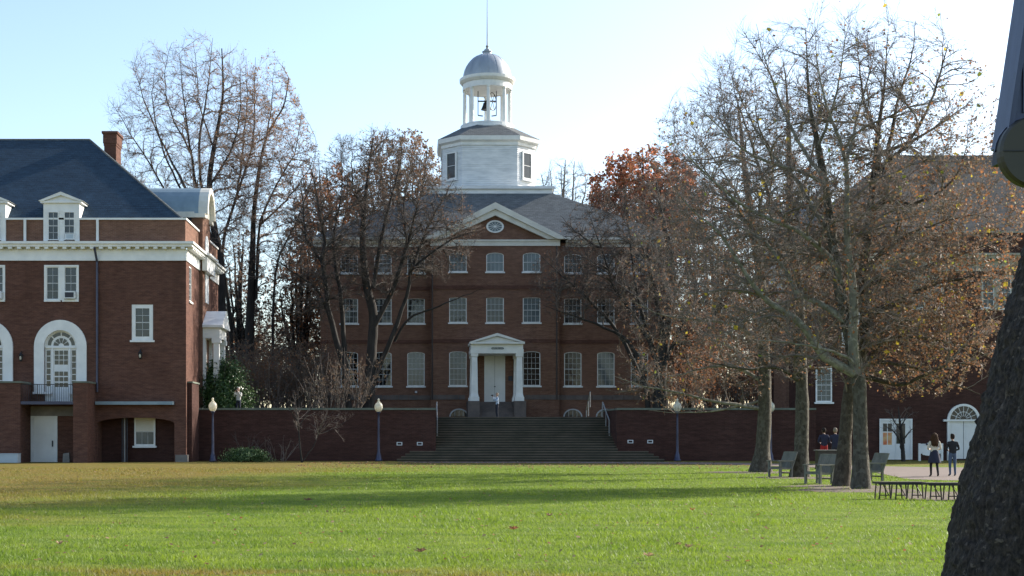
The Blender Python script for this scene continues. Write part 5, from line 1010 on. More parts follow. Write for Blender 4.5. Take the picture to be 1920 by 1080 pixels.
# evergreen holly by the flank porch, laurel on the lawn, dry shrubs by the wall
def leafy(name, label, c, r, n, size, mats, wts, seed, stems=14, flat=.8):
    rg = np.random.default_rng(seed); t = thing(name, label, "shrub", (c[0], c[1], c[2]), world=True)
    P = np.empty((stems, 6, 3)); a = rg.uniform(0, 6.28, stems); rr = rg.uniform(.2, .9, stems); tip = np.stack([c[0] + r[0] * rr * np.cos(a), c[1] + r[1] * rr * np.sin(a), c[2] + r[2] * rg.uniform(1.0, 1.9, stems)], 1); b0 = np.array([c[0], c[1], c[2]]) + np.stack([r[0] * .25 * np.cos(a), r[1] * .25 * np.sin(a), 0 * a], 1)
    for k in range(6): P[:, k] = b0 + (tip - b0) * (k / 5) + rg.normal(0, .04, (stems, 3)) * (k > 0)
    Rr = np.broadcast_to(.04 * (1 - .8 * np.linspace(0, 1, 6)), (stems, 6)).copy(); V, Fq = tubes(P, Rr, 5); link("stems", np_mesh("stems", V, Fq, B_dark), t)["kind"] = "stuff"
    # leaf clumps spread through the whole volume, denser in lumps near the surface
    nl = 70; cc = rg.normal(size=(nl, 3)); cc = nrm(cc) * rg.uniform(.35, 1.0, (nl, 1)) ** .5; cc[:, 2] = np.abs(cc[:, 2]) * 1.9 * 1 - .05 * 0; cc = np.array(c) + cc * np.array([r[0], r[1], r[2]]) * .9
    i = rg.integers(0, nl, n); p = cc[i] + rg.normal(size=(n, 3)) * np.array(r) * .17; p[:, 2] = np.maximum(p[:, 2], c[2] + .05); up = nrm(p - np.array([c[0], c[1], c[2] + r[2] * .5])); ax = nrm(up + rg.normal(size=(n, 3)) * .6); v = rg.normal(size=(n, 3)); b_ = nrm(np.cross(ax, v)); q = np.cross(ax, b_); sz = (size * rg.uniform(.6, 1.3, n))[:, None]
    m_ = p + b_ * sz * .5; V = np.stack([p, m_ + q * sz * .24 - ax * sz * .08, p + b_ * sz, m_ - q * sz * .24 - ax * sz * .08], 1).reshape(-1, 3); o = np.arange(n)[:, None] * 4
    link("leaves", np_mesh("leaves", V, np.concatenate([o + [0, 1, 2], o + [0, 2, 3]], 1).reshape(-1, 3), mats, np.repeat(rg.choice(len(mats), n, p=np.array(wts) / sum(wts)), 2)), t)["kind"] = "stuff"; return t
leafy("holly_bush", "dense dark evergreen bush on the terrace against the left hall's corner", (X_(410, 83.4), 83.6, TZ), (2.05, 1.4, 1.95), 26000, .17, [L_holly, L_shrub], (7, 1), 71)
leafy("laurel_shrub", "low bright-leaved evergreen shrub at the foot of the left retaining wall", (X_(461, 78.4), 78.4, 0), (1.5, .7, .46), 4200, .13, [L_shrub, L_holly], (3, 2), 72)
brush("dry_shrub", "bare fan-shaped shrub behind the low evergreen at the left wall", "shrub", X_(466, 79.6), 79.7, 0, .7, .4, 1.9, 14, 73, B_twig_d, None, .4, .02, 2.4)
brush("dry_shrub", "bare shrub spreading left of the slim young tree by the wall", "shrub", X_(520, 79.0), 79.2, 0, .9, .5, 1.7, 14, 75, B_twig, None, .6, .02, 2.4)
def sapling(label, stems, Y, seed, base, leaves=None, bark=B_dark):
    return make_tree("young_tree", label, "tree", base, stems, [dict(n_per_m=4.0, tmin=.35, ang=.8, length=.5, S=5, trop=.02, wander=.16, rmin=.011, rfac=.9, lmax=1.6), dict(n_per_m=6.5, tmin=.1, ang=.75, length=.5, S=4, trop=.02, wander=.2, rmin=.008, rfac=.8), dict(n_per_m=9.0, tmin=.1, ang=.75, length=.5, S=2, trop=.02, wander=.2, rmin=.0065, rfac=.6, lmax=.5)], None, bark, B_twig, seed, leaves, jit=.02)
Yq = 76.5
sapling("slim bare young tree with fine twigs on the lawn by the left wall", [limb([(566, 867), (562, 830), (560, 795), (556, 770), (552, 745)], Yq, .1, [.065, .045, .035, .025, .01]), limb([(566, 867), (585, 840), (597, 815), (608, 790), (625, 770)], Yq, .3, [.04, .03, .022, .014, .008]), limb([(560, 800), (575, 775), (590, 755)], Yq, -.2, [.03, .02, .01]), limb([(559, 790), (545, 770), (540, 750)], Yq, -.2, [.03, .02, .01]), limb([(600, 812), (635, 800), (655, 785)], Yq, .2, [.02, .015, .01])], Yq, 76, P_(566, 866, Yq) * [1, 1, 0])
Yr = 79.5
sapling("small dark bare tree in front of the glazed white double door", [limb([(1694, 866), (1692, 835), (1690, 810), (1688, 785), (1686, 762)], Yr, .1, [.13, .11, .09, .06, .02]), limb([(1693, 850), (1684, 825), (1672, 808), (1655, 798)], Yr, -.2, [.08, .05, .03, .01]), limb([(1691, 828), (1704, 812), (1716, 800)], Yr, -.2, [.05, .035, .01]), limb([(1689, 800), (1698, 785), (1706, 765)], Yr, .2, [.05, .03, .01]), limb([(1689, 805), (1676, 788), (1668, 768)], Yr, .2, [.05, .03, .01])], Yr, 77, P_(1694, 866, Yr) * [1, 1, 0], None, B_dark)
# --- the great trunk close on the right
def vnoise(p, seed=0):
    i = np.floor(p).astype(np.int64); f = p - i; f = f * f * (3 - 2 * f); out = 0
    for dx in (0, 1):
        for dy in (0, 1):
            for dz in (0, 1):
                h = (i[..., 0] + dx) * 374761393 + (i[..., 1] + dy) * 668265263 + (i[..., 2] + dz) * 2147483647 + seed * 1274126177; h = (h ^ (h >> 13)) * 1274126177; h = (h ^ (h >> 16)) & 0xffff
                out = out + (h / 65535.0) * (f[..., 0] if dx else 1 - f[..., 0]) * (f[..., 1] if dy else 1 - f[..., 1]) * (f[..., 2] if dz else 1 - f[..., 2])
    return out
YT = 8.0
t = thing("great_tree", "huge dark flaring tree trunk with rough bark rising at the right edge", "tree", (3.95, YT, 0), world=True)
zz = np.array([-.1, .0, .35, .76, 1.2, 1.7, 2.1, 2.54, 3.2, 4.5, 7.0, 9.5]); xl = np.array([2.80, 2.86, 3.06, 3.235, 3.30, 3.42, 3.515, 3.65, 3.80, 3.98, 4.2, 4.4]); rd_ = np.array([1.25, 1.18, .98, .82, .74, .68, .65, .62, .6, .57, .5, .4])
nz, na = 250, 220; z = np.linspace(-.1, 9.5, nz) ** 1.0; z = np.r_[np.linspace(-.1, 3.4, 215), np.linspace(3.42, 9.5, nz - 215)]; r_ = np.interp(z, zz, rd_); cx = np.interp(z, zz, xl) + r_; uu = np.linspace(0, 1, na, endpoint=False); an = np.where(uu < .8, np.pi * .75 + uu / .8 * np.pi * 1.1, np.pi * 1.85 + (uu - .8) / .2 * np.pi * .9)
Zg, Ag = np.meshgrid(z, an, indexing='ij'); q = np.stack([np.cos(Ag) * r_[:, None], np.sin(Ag) * r_[:, None], Zg], -1)
flare = np.exp(-Zg * 1.3) * .10 * np.cos(Ag * 5 + 1.0); n1 = vnoise(q * [2.2, 2.2, 1.2], 1) - .5; n2 = vnoise(q * [9, 9, 5], 2) - .5; n3 = vnoise(q * [24, 24, 16], 3) - .5; n4 = np.abs(vnoise(q * [15, 15, 6], 4) - .5)
rr = r_[:, None] + flare + n1 * .07 + n2 * .035 + n3 * .018 - np.maximum(.10 - np.abs(vnoise(q * [19, 19, 4.5], 4) - .5), 0) * .22 + (vnoise(q * [55, 55, 30], 7) - .5) * .02 + (np.maximum(vnoise(q * [36, 36, 22], 9) - .62, 0)) * .06
V = np.stack([cx[:, None] + rr * np.cos(Ag), YT + rr * np.sin(Ag), Zg], -1).reshape(-1, 3); idx = np.arange(nz * na).reshape(nz, na); a = idx[:-1]; b_ = np.roll(a, -1, 1); d = idx[1:]; c = np.roll(d, -1, 1)
link("trunk", np_mesh("trunk", V, np.stack([a, b_, c, d], -1).reshape(-1, 4), B_near, smooth=True), t)
stems = [([(4.8, YT, 8.8), (5.4, YT + .3, 10.5), (6.8, YT + 1, 12.5), (8.2, YT + 1.5, 14)], [.3, .24, .16, .05]), ([(4.75, YT, 8.9), (4.9, YT - .4, 11), (5.6, YT - 1.2, 13.5), (6.0, YT - 1.5, 15.5)], [.3, .22, .14, .04])]
SP, SR = zip(*[resample(p, r, 12, np.random.default_rng(5), .03) for p, r in stems]); V, Fq = tubes(np.array(SP), np.array(SR), 9); link("limbs", np_mesh("limbs", V, Fq, B_near, smooth=True), t)["kind"] = "stuff"
# ------------------------------------------------------------------ lamp posts
def lamp(px, py_base, Y, label, z=0.0, grp="globe street lamps around the lawn"):
    x = X_(px, Y)
    t = thing("street_lamp", label, "street lamp", (x, Y, z), group=grp)
    mb = MB(); mb.lathe([(.22, 0), (.22, .1), (.17, .14), (.15, .35), (.10, .5), (.085, .6), (.075, 1.4), (.06, 2.55), (.055, 2.86), (.10, 2.9), (.13, 2.96), (.10, 3.0)], n=14); mb.build("post", M_bluemetal, t, True)
    mb = MB(); mb.lathe([(.10, 2.98), (.17, 3.03), (.235, 3.15), (.25, 3.26), (.235, 3.38), (.17, 3.49), (.09, 3.545)], n=18); mb.build("globe", M_globe, t, True)
    mb = MB(); mb.lathe([(.10, 3.54), (.11, 3.57), (.06, 3.6), (.045, 3.65), (.075, 3.69), (.05, 3.74), (.015, 3.79)], n=12); mb.build("finial", M_globe, t, True)
    return t
la = lamp(399, 0, 78.6, "white globe lamp post between the low evergreen shrub and the left hall's corner pier")
for px, Y, z, lab in ((710, 80.2, 0, "white globe lamp post on the lawn left of the broad steps"), (1270, 80.2, 0, "globe lamp post by the right wall with its globe hidden in sycamore twigs"), (1445, 80.4, 0, "globe lamp post behind the sycamore row, white globe between two trunks"), (517, 97, TZ - 1.0, "far globe lamp post on the terrace among the brown thickets")):
    copy_thing(la, (X_(px, Y), Y, z), label=lab)
# ------------------------------------------------------------------ garden armchairs
def armchair(px, py, label, rz):
    x, y = G_(px, py); t = thing("garden_armchair", label, "armchair", (x, y, 0), rz, group="weathered garden armchairs under the sycamores")
    bx = lambda n, *b: MB().box(*b).build(n, M_wood_grey, t)
    for sx in (-.30, .30):
        bx("leg", sx - .035, sx + .035, -.33, -.26, 0, .6); bx("leg", sx - .035, sx + .035, .22, .29, 0, .6)
        bx("arm", sx - .06, sx + .06, -.38, .36, .6, .64); bx("side_rail", sx - .025, sx + .025, -.262, .222, .30, .37)
    bx("apron", -.265, .265, -.33, -.29, .31, .38); bx("stretcher", -.265, .265, .235, .275, .14, .19)
    for i in range(5): MB().box(-.29, .29, -.31 + i * .105, -.22 + i * .105, .385 - i * .012, .405 - i * .012).build("seat_slat", M_wood_grey, t)
    bk = MB()
    for i in range(7):
        xx = -.255 + i * .085; bk = MB(); h = .92 + .0
        bk.add([(xx - .037, .20, .36), (xx + .037, .20, .36), (xx + .037, .225, .36), (xx - .037, .225, .36), (xx - .037, .46, h), (xx + .037, .46, h), (xx + .037, .485, h), (xx - .037, .485, h)], [(0, 1, 2, 3), (4, 5, 6, 7), (0, 1, 5, 4), (1, 2, 6, 5), (2, 3, 7, 6), (3, 0, 4, 7)]); bk.build("back_slat", M_wood_grey, t)
    for s in (-1, 1): MB().add([(s * .33 - .03, .2, .34), (s * .33 + .03, .2, .34), (s * .33 + .03, .26, .34), (s * .33 - .03, .26, .34), (s * .33 - .03, .47, .96), (s * .33 + .03, .47, .96), (s * .33 + .03, .52, .96), (s * .33 - .03, .52, .96)], [(0, 1, 2, 3), (4, 5, 6, 7), (0, 1, 5, 4), (1, 2, 6, 5), (2, 3, 7, 6), (3, 0, 4, 7)]).build("back_post", M_wood_grey, t)
    bx("top_rail", -.3, .3, .455, .495, .9, .97)
    return t
c1 = armchair(1536, 907, "weathered grey wooden armchair just left of the left trunk of the close sycamore pair", R(-58))
c2 = copy_thing(c1, (*G_(1464, 895), 0), R(-64), "weathered grey wooden armchair between the two farther sycamore trunks")
c3 = copy_thing(c1, (*G_(1632, 902), 0), R(-70), "weathered grey wooden armchair half behind the right trunk of the close sycamore pair")
# ------------------------------------------------------------------ low folding benches
def fbench(x0, x1, y, label):
    w_ = x1 - x0; t = thing("folding_bench", label, "bench", ((x0 + x1) / 2, y, 0), group="low dark folding benches on the lawn edge")
    h = .43; MB().box(-w_ / 2, w_ / 2, -.19, .19, h - .05, h).build("seat", M_darkwood, t); MB().box(-w_ / 2 + .03, w_ / 2 - .03, -.2, -.191, h - .07, h - .012).build("edge_rail", M_black, t)
    for k in range(3):
        cx = -w_ / 2 + w_ * (k + .5) / 3; mb = MB(); s = .11
        for yy in (-.16, .16):
            a = [(cx - s, yy, h - .05), (cx - s - .03, yy, 0)]; b_ = [(cx + s, yy, h - .05), (cx + s + .03, yy, 0)]; mb.tube(a, .017, 6); mb.tube(b_, .017, 6)
            if yy < 0: mb.tube([(cx - s - .025, yy, .1), (cx + s + .025, yy, .1)], .013, 6)
        mb.tube([(cx + s, -.1, .11), (cx + s * .2, .05, h - .06)], .012, 6); mb.build("leg_frame", M_black, t)
    return t
fbench(X_(1640, 33.2), X_(1731, 33.2), 33.2, "dark low folding bench whose end meets the nearest sycamore trunk")
fbench(X_(1733, 32.6), X_(1835, 32.6), 32.6, "dark low folding bench partly hidden behind the huge near trunk")
# ------------------------------------------------------------------ table, notice sign, box, stones
x, y = G_(1549, 879); t = thing("counter_table", "dark bar-height table with pale top edge behind the sycamore trunks", "table", (x, y, 0))
MB().box(-.50, .50, -.3, .3, .85, .89).build("top", M_concrete, t); MB().box(-.44, .44, -.25, .25, .04, .849).build("body", M_darkwood, t); MB().box(-.46, .46, -.27, .27, 0, .04).build("base", M_black, t)
Y = 81.2; x0, x1 = X_(1724, Y), X_(1766, Y); t = thing("notice_sign", "white notice sign on short posts with scalloped lower edge near the white doors", "sign", ((x0 + x1) / 2, Y, 0)); hw = (x1 - x0) / 2; zt, zb = Z_(832, Y), Z_(853, Y)
pl = [(-hw, zb + .08), (-hw * .75, zb + .08), (-hw * .7, zb)] + [(hw * .55 * math.cos(a), zb - .0 + .05 * math.sin(a) * -1) for a in np.linspace(math.pi, 0, 7)] + [(hw * .7, zb), (hw * .75, zb + .08), (hw, zb + .08), (hw, zt - .06), (hw * .8, zt)] + [(hw * .4 * math.cos(a), zt + .07 * math.sin(a)) for a in np.linspace(0, math.pi, 7)] + [(-hw * .8, zt), (-hw, zt - .06)]
sb = MB().prism(pl, -.03, .03).build("board", M_white, t); MB().lathe([(.055, 0), (.06, .03), (.055, .09), (.02, .12)], (-.25, -.05, zt - .08), 8).build("emblem", M_bluemetal, sb)
for s in (-1, 1): MB().box(s * hw - .06, s * hw + .06, -.06, .06, 0, zt + .02).build("post", M_white, t)
t = thing("storage_box", "pale blue-grey low box on the grass at the left hall's first pier", "box", (X_(16, 75.3), 75.3, 0)); MB().box(-.72, .60, -.3, .3, 0.02, .50).build("body", M_box, t); MB().box(-.74, .62, -.32, .32, .5, .54).build("lid", M_box, t)
t = thing("stone_marker", "short upright stone block beside the white basement door", "stone", (X_(124, 76.8), 76.9, 0)); mb = MB(); mb.add([(-.2, -.12, 0), (.2, -.12, 0), (.2, .12, 0), (-.2, .12, 0), (-.18, -.11, .5), (.17, -.11, .56), (.17, .11, .57), (-.18, .11, .52)], [(0, 1, 2, 3), (4, 5, 6, 7), (0, 1, 5, 4), (1, 2, 6, 5), (2, 3, 7, 6), (3, 0, 4, 7)]); mb.build("block", M_concrete, t)
# ------------------------------------------------------------------ round housing under the steep metal hood, on the great trunk
YB2 = 7.7; YF2 = 7.5; cx, cz, rr = X_(1936, YF2), Z_(287, YF2), 67 * YF2 / F
t = thing("hooded_housing", "round dark drum under a steep seamed blue metal hood beside the huge trunk", "hooded box", (cx, YB2, cz - rr), world=True)
mb = MB(); n = 40; vs = [(cx + r * math.cos(2 * math.pi * k / n), y, cz + r * math.sin(2 * math.pi * k / n)) for r, y in ((rr * .95, YF2 - .06), (rr, YF2 - .035), (rr * .985, YF2 + .015)) for k in range(n)]
mb.add(vs, [(j * n + k, j * n + (k + 1) % n, (j + 1) * n + (k + 1) % n, (j + 1) * n + k) for j in range(2) for k in range(n)] + [tuple(range(n)), tuple(range(2 * n, 3 * n))]); dr = mb.build("drum", M_olive, t)
MB().prism([(cx - rr * .94, cz - .004), (cx + rr * .94, cz - .004), (cx + rr * .94, cz + .004), (cx - rr * .94, cz + .004)], YF2 - .064, YF2 - .0601).build("seam", M_black, dr)
MB().prism([(cx + .012 + .06 * math.cos(a), cz - .01 + .06 * math.sin(a)) for a in np.linspace(0, 2 * math.pi, 20, endpoint=False)], YF2 - .07, YF2 - .0602).build("opening", M_black, dr)
q = lambda px, py: (X_(px, YB2), Z_(py, YB2)); M_hood = plain("hood_metal", (0.060, 0.072, 0.115), (0.038, 0.045, 0.075), 5, 0.4, 0.5, stretch=(3, 3, .4))
ap = 2 * cx - 0; mir = lambda p: (2 * cx - p[0], p[1]); top = q(1943, -32); zt_ = top[1]
for nm, f in (("hood_panel", lambda p: p), ("hood_panel", mir)):
    mb = MB(); mb.prism([f(q(1859, 281)), f(q(1864, 281)), (f((cx, 0))[0], zt_ - .06), (f((cx, 0))[0], zt_)], YF2, YB2); hp = mb.build(nm, M_hood, t)
    mb = MB(); mb.prism([f(q(1858, 282)), f(q(1862, 270)), f(q(1865, 272)), f(q(1863, 284))], YF2 - .012, YB2 + .006); mb.build("hem", M_hood, hp)
    mb = MB(); mb.prism([f(q(1862, 284)), f(q(1866, 284)), f(q(1869, 314)), f(q(1860, 312))], YF2 + .12, YB2); mb.build("drip_flap", M_black, hp)
    x0, z0 = f(q(1862, 270)); x1, z1 = f((cx, zt_ - .02)); mb = MB(); ux, uz = (x1 - x0), (z1 - z0); L_ = math.hypot(ux, uz); nx_, nz_ = -uz / L_ * .014, ux / L_ * .014
    mb.prism([(x0 + nx_, z0 + nz_), (x0 - nx_, z0 - nz_), (x1 - nx_, z1 - nz_), (x1 + nx_, z1 + nz_)], YF2 - .02, YF2 - .002); mb.build("standing_seam", M_hood, hp)
xl = q(1863, 281)[0] + .012
sheet_ = [(xl, q(0, 281)[1])] + [(cx + rr * 1.02 * math.cos(a), cz + rr * 1.02 * math.sin(a)) for a in np.linspace(math.pi * .98, math.pi * .02, 14)] + [(2 * cx - xl, q(0, 281)[1]), (cx, zt_ - .08)]
fs = MB().prism(sheet_, YF2 + .02, YF2 + .034).build("front_sheet", M_hood, t); mb = MB()
for k in range(-2, 3): mb.box(cx + k * .045 - .004, cx + k * .045 + .004, YF2 + .006, YF2 + .0198, cz + rr + .03, zt_ - .25 - abs(k) * .16)
mb.build("standing_seam", M_hood, fs)
MB().box(cx, cx + .5, YB2 - .05, YB2 + .0, cz - .03, cz + .03).build("bracket", M_black, t)
# ------------------------------------------------------------------ people
def skincol(n, c): return plain(n, c, tuple(x * .85 for x in c), 8, .6)
SKIN = skincol("skin", (.50, .31, .23)); 
def person(label, loc, rz, h, cloth, pose="stand", hair="short", hair_m=None, skirt=None):
    """figure facing -Y; cloth: dict of materials top, legs, shoes; pose moves the arms and legs"""
    t = thing("person", label, "person", loc, rz)
    s = h / 1.75; V = {}
    V.update(pelvis=(0, 0, .95), waist=(0, .01, 1.08), chest=(0, .02, 1.30), neck=(0, .01, 1.47), head0=(0, -.005, 1.56))
    st_ = .12 if pose == "walk" else 0
    V.update(hipL=(.09, 0, .92), hipR=(-.09, 0, .92), kneeL=(.10, -.03 - st_, .50), kneeR=(-.10, -.03 + st_ * .4, .50), ankL=(.10, .02 - st_ * 1.2, .09), ankR=(-.10, .03 + st_ * 1.4, .09 + st_ * .25), toeL=(.12, -.13 - st_ * 1.3, .035), toeR=(-.12, -.12 + st_ * 1.3, .035 + st_ * .1))
    V.update(shL=(.18, .02, 1.41), shR=(-.18, .02, 1.41))
    if pose == "camera": V.update(elL=(.24, -.14, 1.20), elR=(-.24, -.14, 1.20), wrL=(.09, -.30, 1.50), wrR=(-.09, -.30, 1.50), haL=(.055, -.31, 1.56), haR=(-.055, -.31, 1.56))
    elif pose == "front": V.update(elL=(.26, .03, 1.14), elR=(-.26, .03, 1.14), wrL=(.14, -.17, 1.08), wrR=(-.14, -.17, 1.08), haL=(.07, -.21, 1.09), haR=(-.07, -.21, 1.09))
    elif pose == "walk": V.update(elL=(.26, .02, 1.14), elR=(-.25, .0, 1.15), wrL=(.16, -.17, 1.12), wrR=(-.16, -.18, 1.10), haL=(.10, -.22, 1.14), haR=(-.10, -.24, 1.12))
    else: V.update(elL=(.245, .04, 1.13), elR=(-.245, .04, 1.13), wrL=(.26, -.03, .90), wrR=(-.26, -.03, .90), haL=(.26, -.05, .82), haR=(-.26, -.05, .82))
    Rd = dict(pelvis=.145, waist=.125, chest=.15, neck=.055, head0=.05, hipL=.095, hipR=.095, kneeL=.06, kneeR=.06, ankL=.042, ankR=.042, toeL=.035, toeR=.035, shL=.065, shR=.065, elL=.046, elR=.046, wrL=.031, wrR=.031, haL=.032, haR=.032)
    E = [("pelvis", "waist", "top"), ("waist", "chest", "top"), ("chest", "neck", "top"), ("neck", "head0", "skin"), ("pelvis", "hipL", "legs"), ("pelvis", "hipR", "legs"), ("hipL", "kneeL", "legs"), ("hipR", "kneeR", "legs"), ("kneeL", "ankL", "legs"), ("kneeR", "ankR", "legs"), ("ankL", "toeL", "shoes"), ("ankR", "toeR", "shoes"), ("chest", "shL", "top"), ("chest", "shR", "top"), ("shL", "elL", "top"), ("shR", "elR", "top"), ("elL", "wrL", "top"), ("elR", "wrR", "top"), ("wrL", "haL", "skin"), ("wrR", "haR", "skin")]
    names = list(V); ix = {n: i for i, n in enumerate(names)}; me = bpy.data.meshes.new("body"); me.from_pydata([V[n] for n in names], [(ix[a], ix[b]) for a, b, _ in E], [])
    o = bpy.data.objects.new("body", me); COL.objects.link(o); sk = o.modifiers.new("skin", 'SKIN')
    for i, n in enumerate(names): r = Rd[n]; me.skin_vertices[0].data[i].radius = (r * (1.15 if n in ("chest", "pelvis", "waist") else 1), r * (.8 if n in ("chest", "waist") else 1)); me.skin_vertices[0].data[i].use_root = (n == "pelvis")
    su = o.modifiers.new("sub", 'SUBSURF'); su.levels = su.render_levels = 2; bpy.context.view_layer.update()
    bm_ = bpy.data.meshes.new_from_object(o.evaluated_get(bpy.context.evaluated_depsgraph_get())); bpy.data.objects.remove(o)
    mb = MB(); mb.v = [tuple(v.co) for v in bm_.vertices]; mb.f = [tuple(p.vertices) for p in bm_.polygons]; mi = {"top": 0, "legs": 1, "shoes": 2, "skin": 3}
    A = np.array([V[a] for a, _, _ in E]); D = np.array([V[b] for _, b, _ in E]) - A
    for p in bm_.polygons:
        c = np.array(p.center); tt = np.clip(((c - A) * D).sum(1) / (D * D).sum(1), 0, 1); k = np.argmin(np.linalg.norm(A + D * tt[:, None] - c, axis=1) - np.array([min(Rd[a], Rd[b]) for a, b, _ in E])); m_ = mi[E[k][2]]
        if m_ == 0 and c[2] < .97 and abs(c[0]) < .17: m_ = 1
        mb.mi.append(m_)
    bpy.data.meshes.remove(bm_)
    mb.cur = 3; hz = 1.655; prof = [(.02, -.125), (.05, -.115), (.07, -.075), (.082, -.02), (.085, .03), (.078, .075), (.055, .108), (.02, .122)]; n0 = len(mb.v); mb.lathe(prof, (0, -.005, hz), 14)
    for i in range(n0, len(mb.v)): x, y, z = mb.v[i]; mb.v[i] = (x * .92, y * 1.12 - (.012 if z < hz - .05 else 0), z)
    mb.add([(-.012, -.095, hz + .005), (.012, -.095, hz + .005), (0, -.128, hz - .03), (-.018, -.098, hz - .035), (.018, -.098, hz - .035)], [(0, 1, 2), (0, 2, 3), (1, 4, 2), (3, 2, 4)])
    for sx in (-1, 1): mb.cbox((sx * .08, .0, hz - .005), (.016, .035, .055))
    mb.cur = 2
    for sx in (-1, 1): mb.cbox((sx * .03, -.093, hz + .018), (.022, .008, .009))
    mb.cbox((0, -.096, hz - .065), (.042, .006, .008)); mb.cur = 3
    for side, sx in (("L", 1), ("R", -1)):             # fingers and thumb leaving the palm
        w_, h_ = np.array(V["wr" + side]), np.array(V["ha" + side]); d = (h_ - w_) / np.linalg.norm(h_ - w_); sd_ = np.cross(d, [0, -1, .2]); sd_ /= max(np.linalg.norm(sd_), 1e-6); cu = np.cross(sd_, d)
        for k, L in enumerate((.062, .072, .068, .052)): b0 = h_ + sd_ * (k - 1.5) * .017; mb.tube([b0, b0 + d * L * .6 + cu * .006, b0 + d * L + cu * .022], [.0085, .008, .006], 5)
        b0 = w_ + d * .04 - sd_ * .028 * sx; mb.tube([b0, b0 + d * .03 - sd_ * .022 * sx, b0 + d * .06 - sd_ * .024 * sx], [.010, .009, .007], 5)
    mb.v = [(x * s, y * s, z * s) for x, y, z in mb.v]; mb.build("body", [cloth["top"], cloth["legs"], cloth["shoes"], SKIN], t, True)
    hm = hair_m; mb = MB()
    if hair == "short": mb.lathe([(.066, -.085), (.088, -.03), (.093, .03), (.087, .08), (.062, .118), (.02, .134)], (0, .0, hz), 16); mb.v = [(x * .95, (y * 1.1 + .012), z + (0 if y > .0 else min(.11, -y * 1.3) * (1 if z < hz + .05 else 0))) for x, y, z in mb.v]
    else:
        rg = np.random.default_rng(4); mb.lathe([(.10, -.05), (.102, .03), (.092, .085), (.062, .122), (.02, .138)], (0, .012, hz), 14)
        for k in range(90):
            a = rg.uniform(-.4, math.pi + .4); r0 = .085; p0 = np.array((r0 * math.cos(a), .02 + r0 * abs(math.sin(a)) * .9, hz + rg.uniform(-.06, .08))); L = rg.uniform(.25, .42); pts = [p0 + np.array((.055 * math.cos(a) * j / 4 + .016 * math.sin(j * 2.3 + k), .05 * j / 4 * max(math.sin(a), .2) + .014 * math.cos(j * 2.1 + k), -L * j / 5)) for j in range(6)]; mb.tube(pts, [.022, .026, .026, .024, .02, .008], 5)
    mb.v = [(x * s, y * s, z * s) for x, y, z in mb.v]; mb.build("hair", hm, t, True)
    if skirt:
        n = 26; mb = MB(); rows = [(.135, .11, 1.10), (.165, .15, 1.0), (.20, .19, .85), (.235, .225, .70), (.255, .245, .585)]; vs = [(a * math.cos(2 * math.pi * k / n) * (1 + .05 * j * math.sin(k * 3.0) / 4), b * math.sin(2 * math.pi * k / n) * (1 + .05 * j * math.sin(k * 3.0) / 4), z + .012 * math.sin(k * 2) * j / 4) for j, (a, b, z) in enumerate(rows) for k in range(n)]
        mb.add([(x * s, y * s, z * s) for x, y, z in vs], [(j * n + k, j * n + (k + 1) % n, (j + 1) * n + (k + 1) % n, (j + 1) * n + k) for j in range(4) for k in range(n)]); mb.build("skirt", skirt, t, True)
    return t
navy = plain("navy_cloth", (.022, .024, .05), None, 6, .9); black_c = plain("black_cloth", (.016, .016, .02), None, 6, .9); jeans = plain("denim", (.07, .11, .18), (.05, .08, .14), 9, .9); cream_c = plain("cream_knit", (.62, .56, .47), None, 6, .9); pale_c = plain("pale_shirt", (.55, .54, .50), None, 6, .9); blue_c = plain("pale_blue_shirt", (.42, .52, .66), None, 6, .9); dark_t = plain("dark_trousers", (.025, .028, .045), None, 6, .9); shoe = plain("shoe_leather", (.018, .015, .014), None, 6, .5); red_c = plain("red_cloth", (.38, .02, .02), None, 6, .9)
h_white = plain("white_hair", (.55, .53, .5), None, 30, .85, spec=.12); h_brown = plain("brown_hair", (.075, .04, .02), (.04, .02, .012), 25, .8, spec=.15); h_dark = plain("dark_hair", (.03, .022, .018), None, 25, .85, spec=.12); h_grey = plain("greying_hair", (.26, .21, .16), None, 25, .85, spec=.12)
person("white-haired person in pale shirt raising a camera before the evergreen bush", (X_(447, 82.6), 82.6, TZ), R(-15), 1.78, dict(top=pale_c, legs=dark_t, shoes=shoe), "camera", "short", h_white)
p2 = (X_(932, 92.2), 92.2, TZ); person("person in pale blue shirt aiming a camera at the top of the steps", p2, R(-72), 1.72, dict(top=blue_c, legs=dark_t, shoes=shoe), "camera", "short", h_grey)
def camera_prop(pos, rz, label):
    t = thing("camera_body", label, "camera", pos, rz); MB().box(-.065, .065, -.03, .03, -.045, .045).build("body", M_black, t)
    mb = MB(); mb.prism([(.042 * math.cos(a), .042 * math.sin(a)) for a in np.linspace(0, 2 * math.pi, 14, endpoint=False)], -.12, -.03); mb.build("lens", M_dark, t)
a = R(-15); camera_prop((X_(447, 82.6) + .325 * math.sin(a), 82.6 - .325 * math.cos(a), TZ + 1.63), a, "small dark camera held up by the white-haired person at the bush")
a = R(-72); camera_prop((p2[0] + .32 * math.sin(a), p2[1] - .32 * math.cos(a), TZ + 1.58), a, "small black camera held by the person in pale blue shirt")
x, y = G_(1752, 894.5); person("person with long wavy brown hair, cream top, navy skirt and black tights walking away", (x, y, 0), R(172), 1.63, dict(top=cream_c, legs=black_c, shoes=shoe), "walk", "long", h_brown, navy)
x, y = G_(1786, 893); person("person in dark jacket and blue jeans seen from behind on the paved path", (x, y, 0), R(176), 1.60, dict(top=black_c, legs=jeans, shoes=shoe), "front", "short", h_dark)
person("dark-haired person in dark jacket and red garment behind the dark table", (X_(1545, 66), 66, 0), R(175), 1.90, dict(top=navy, legs=red_c, shoes=shoe), "front", "short", h_dark)
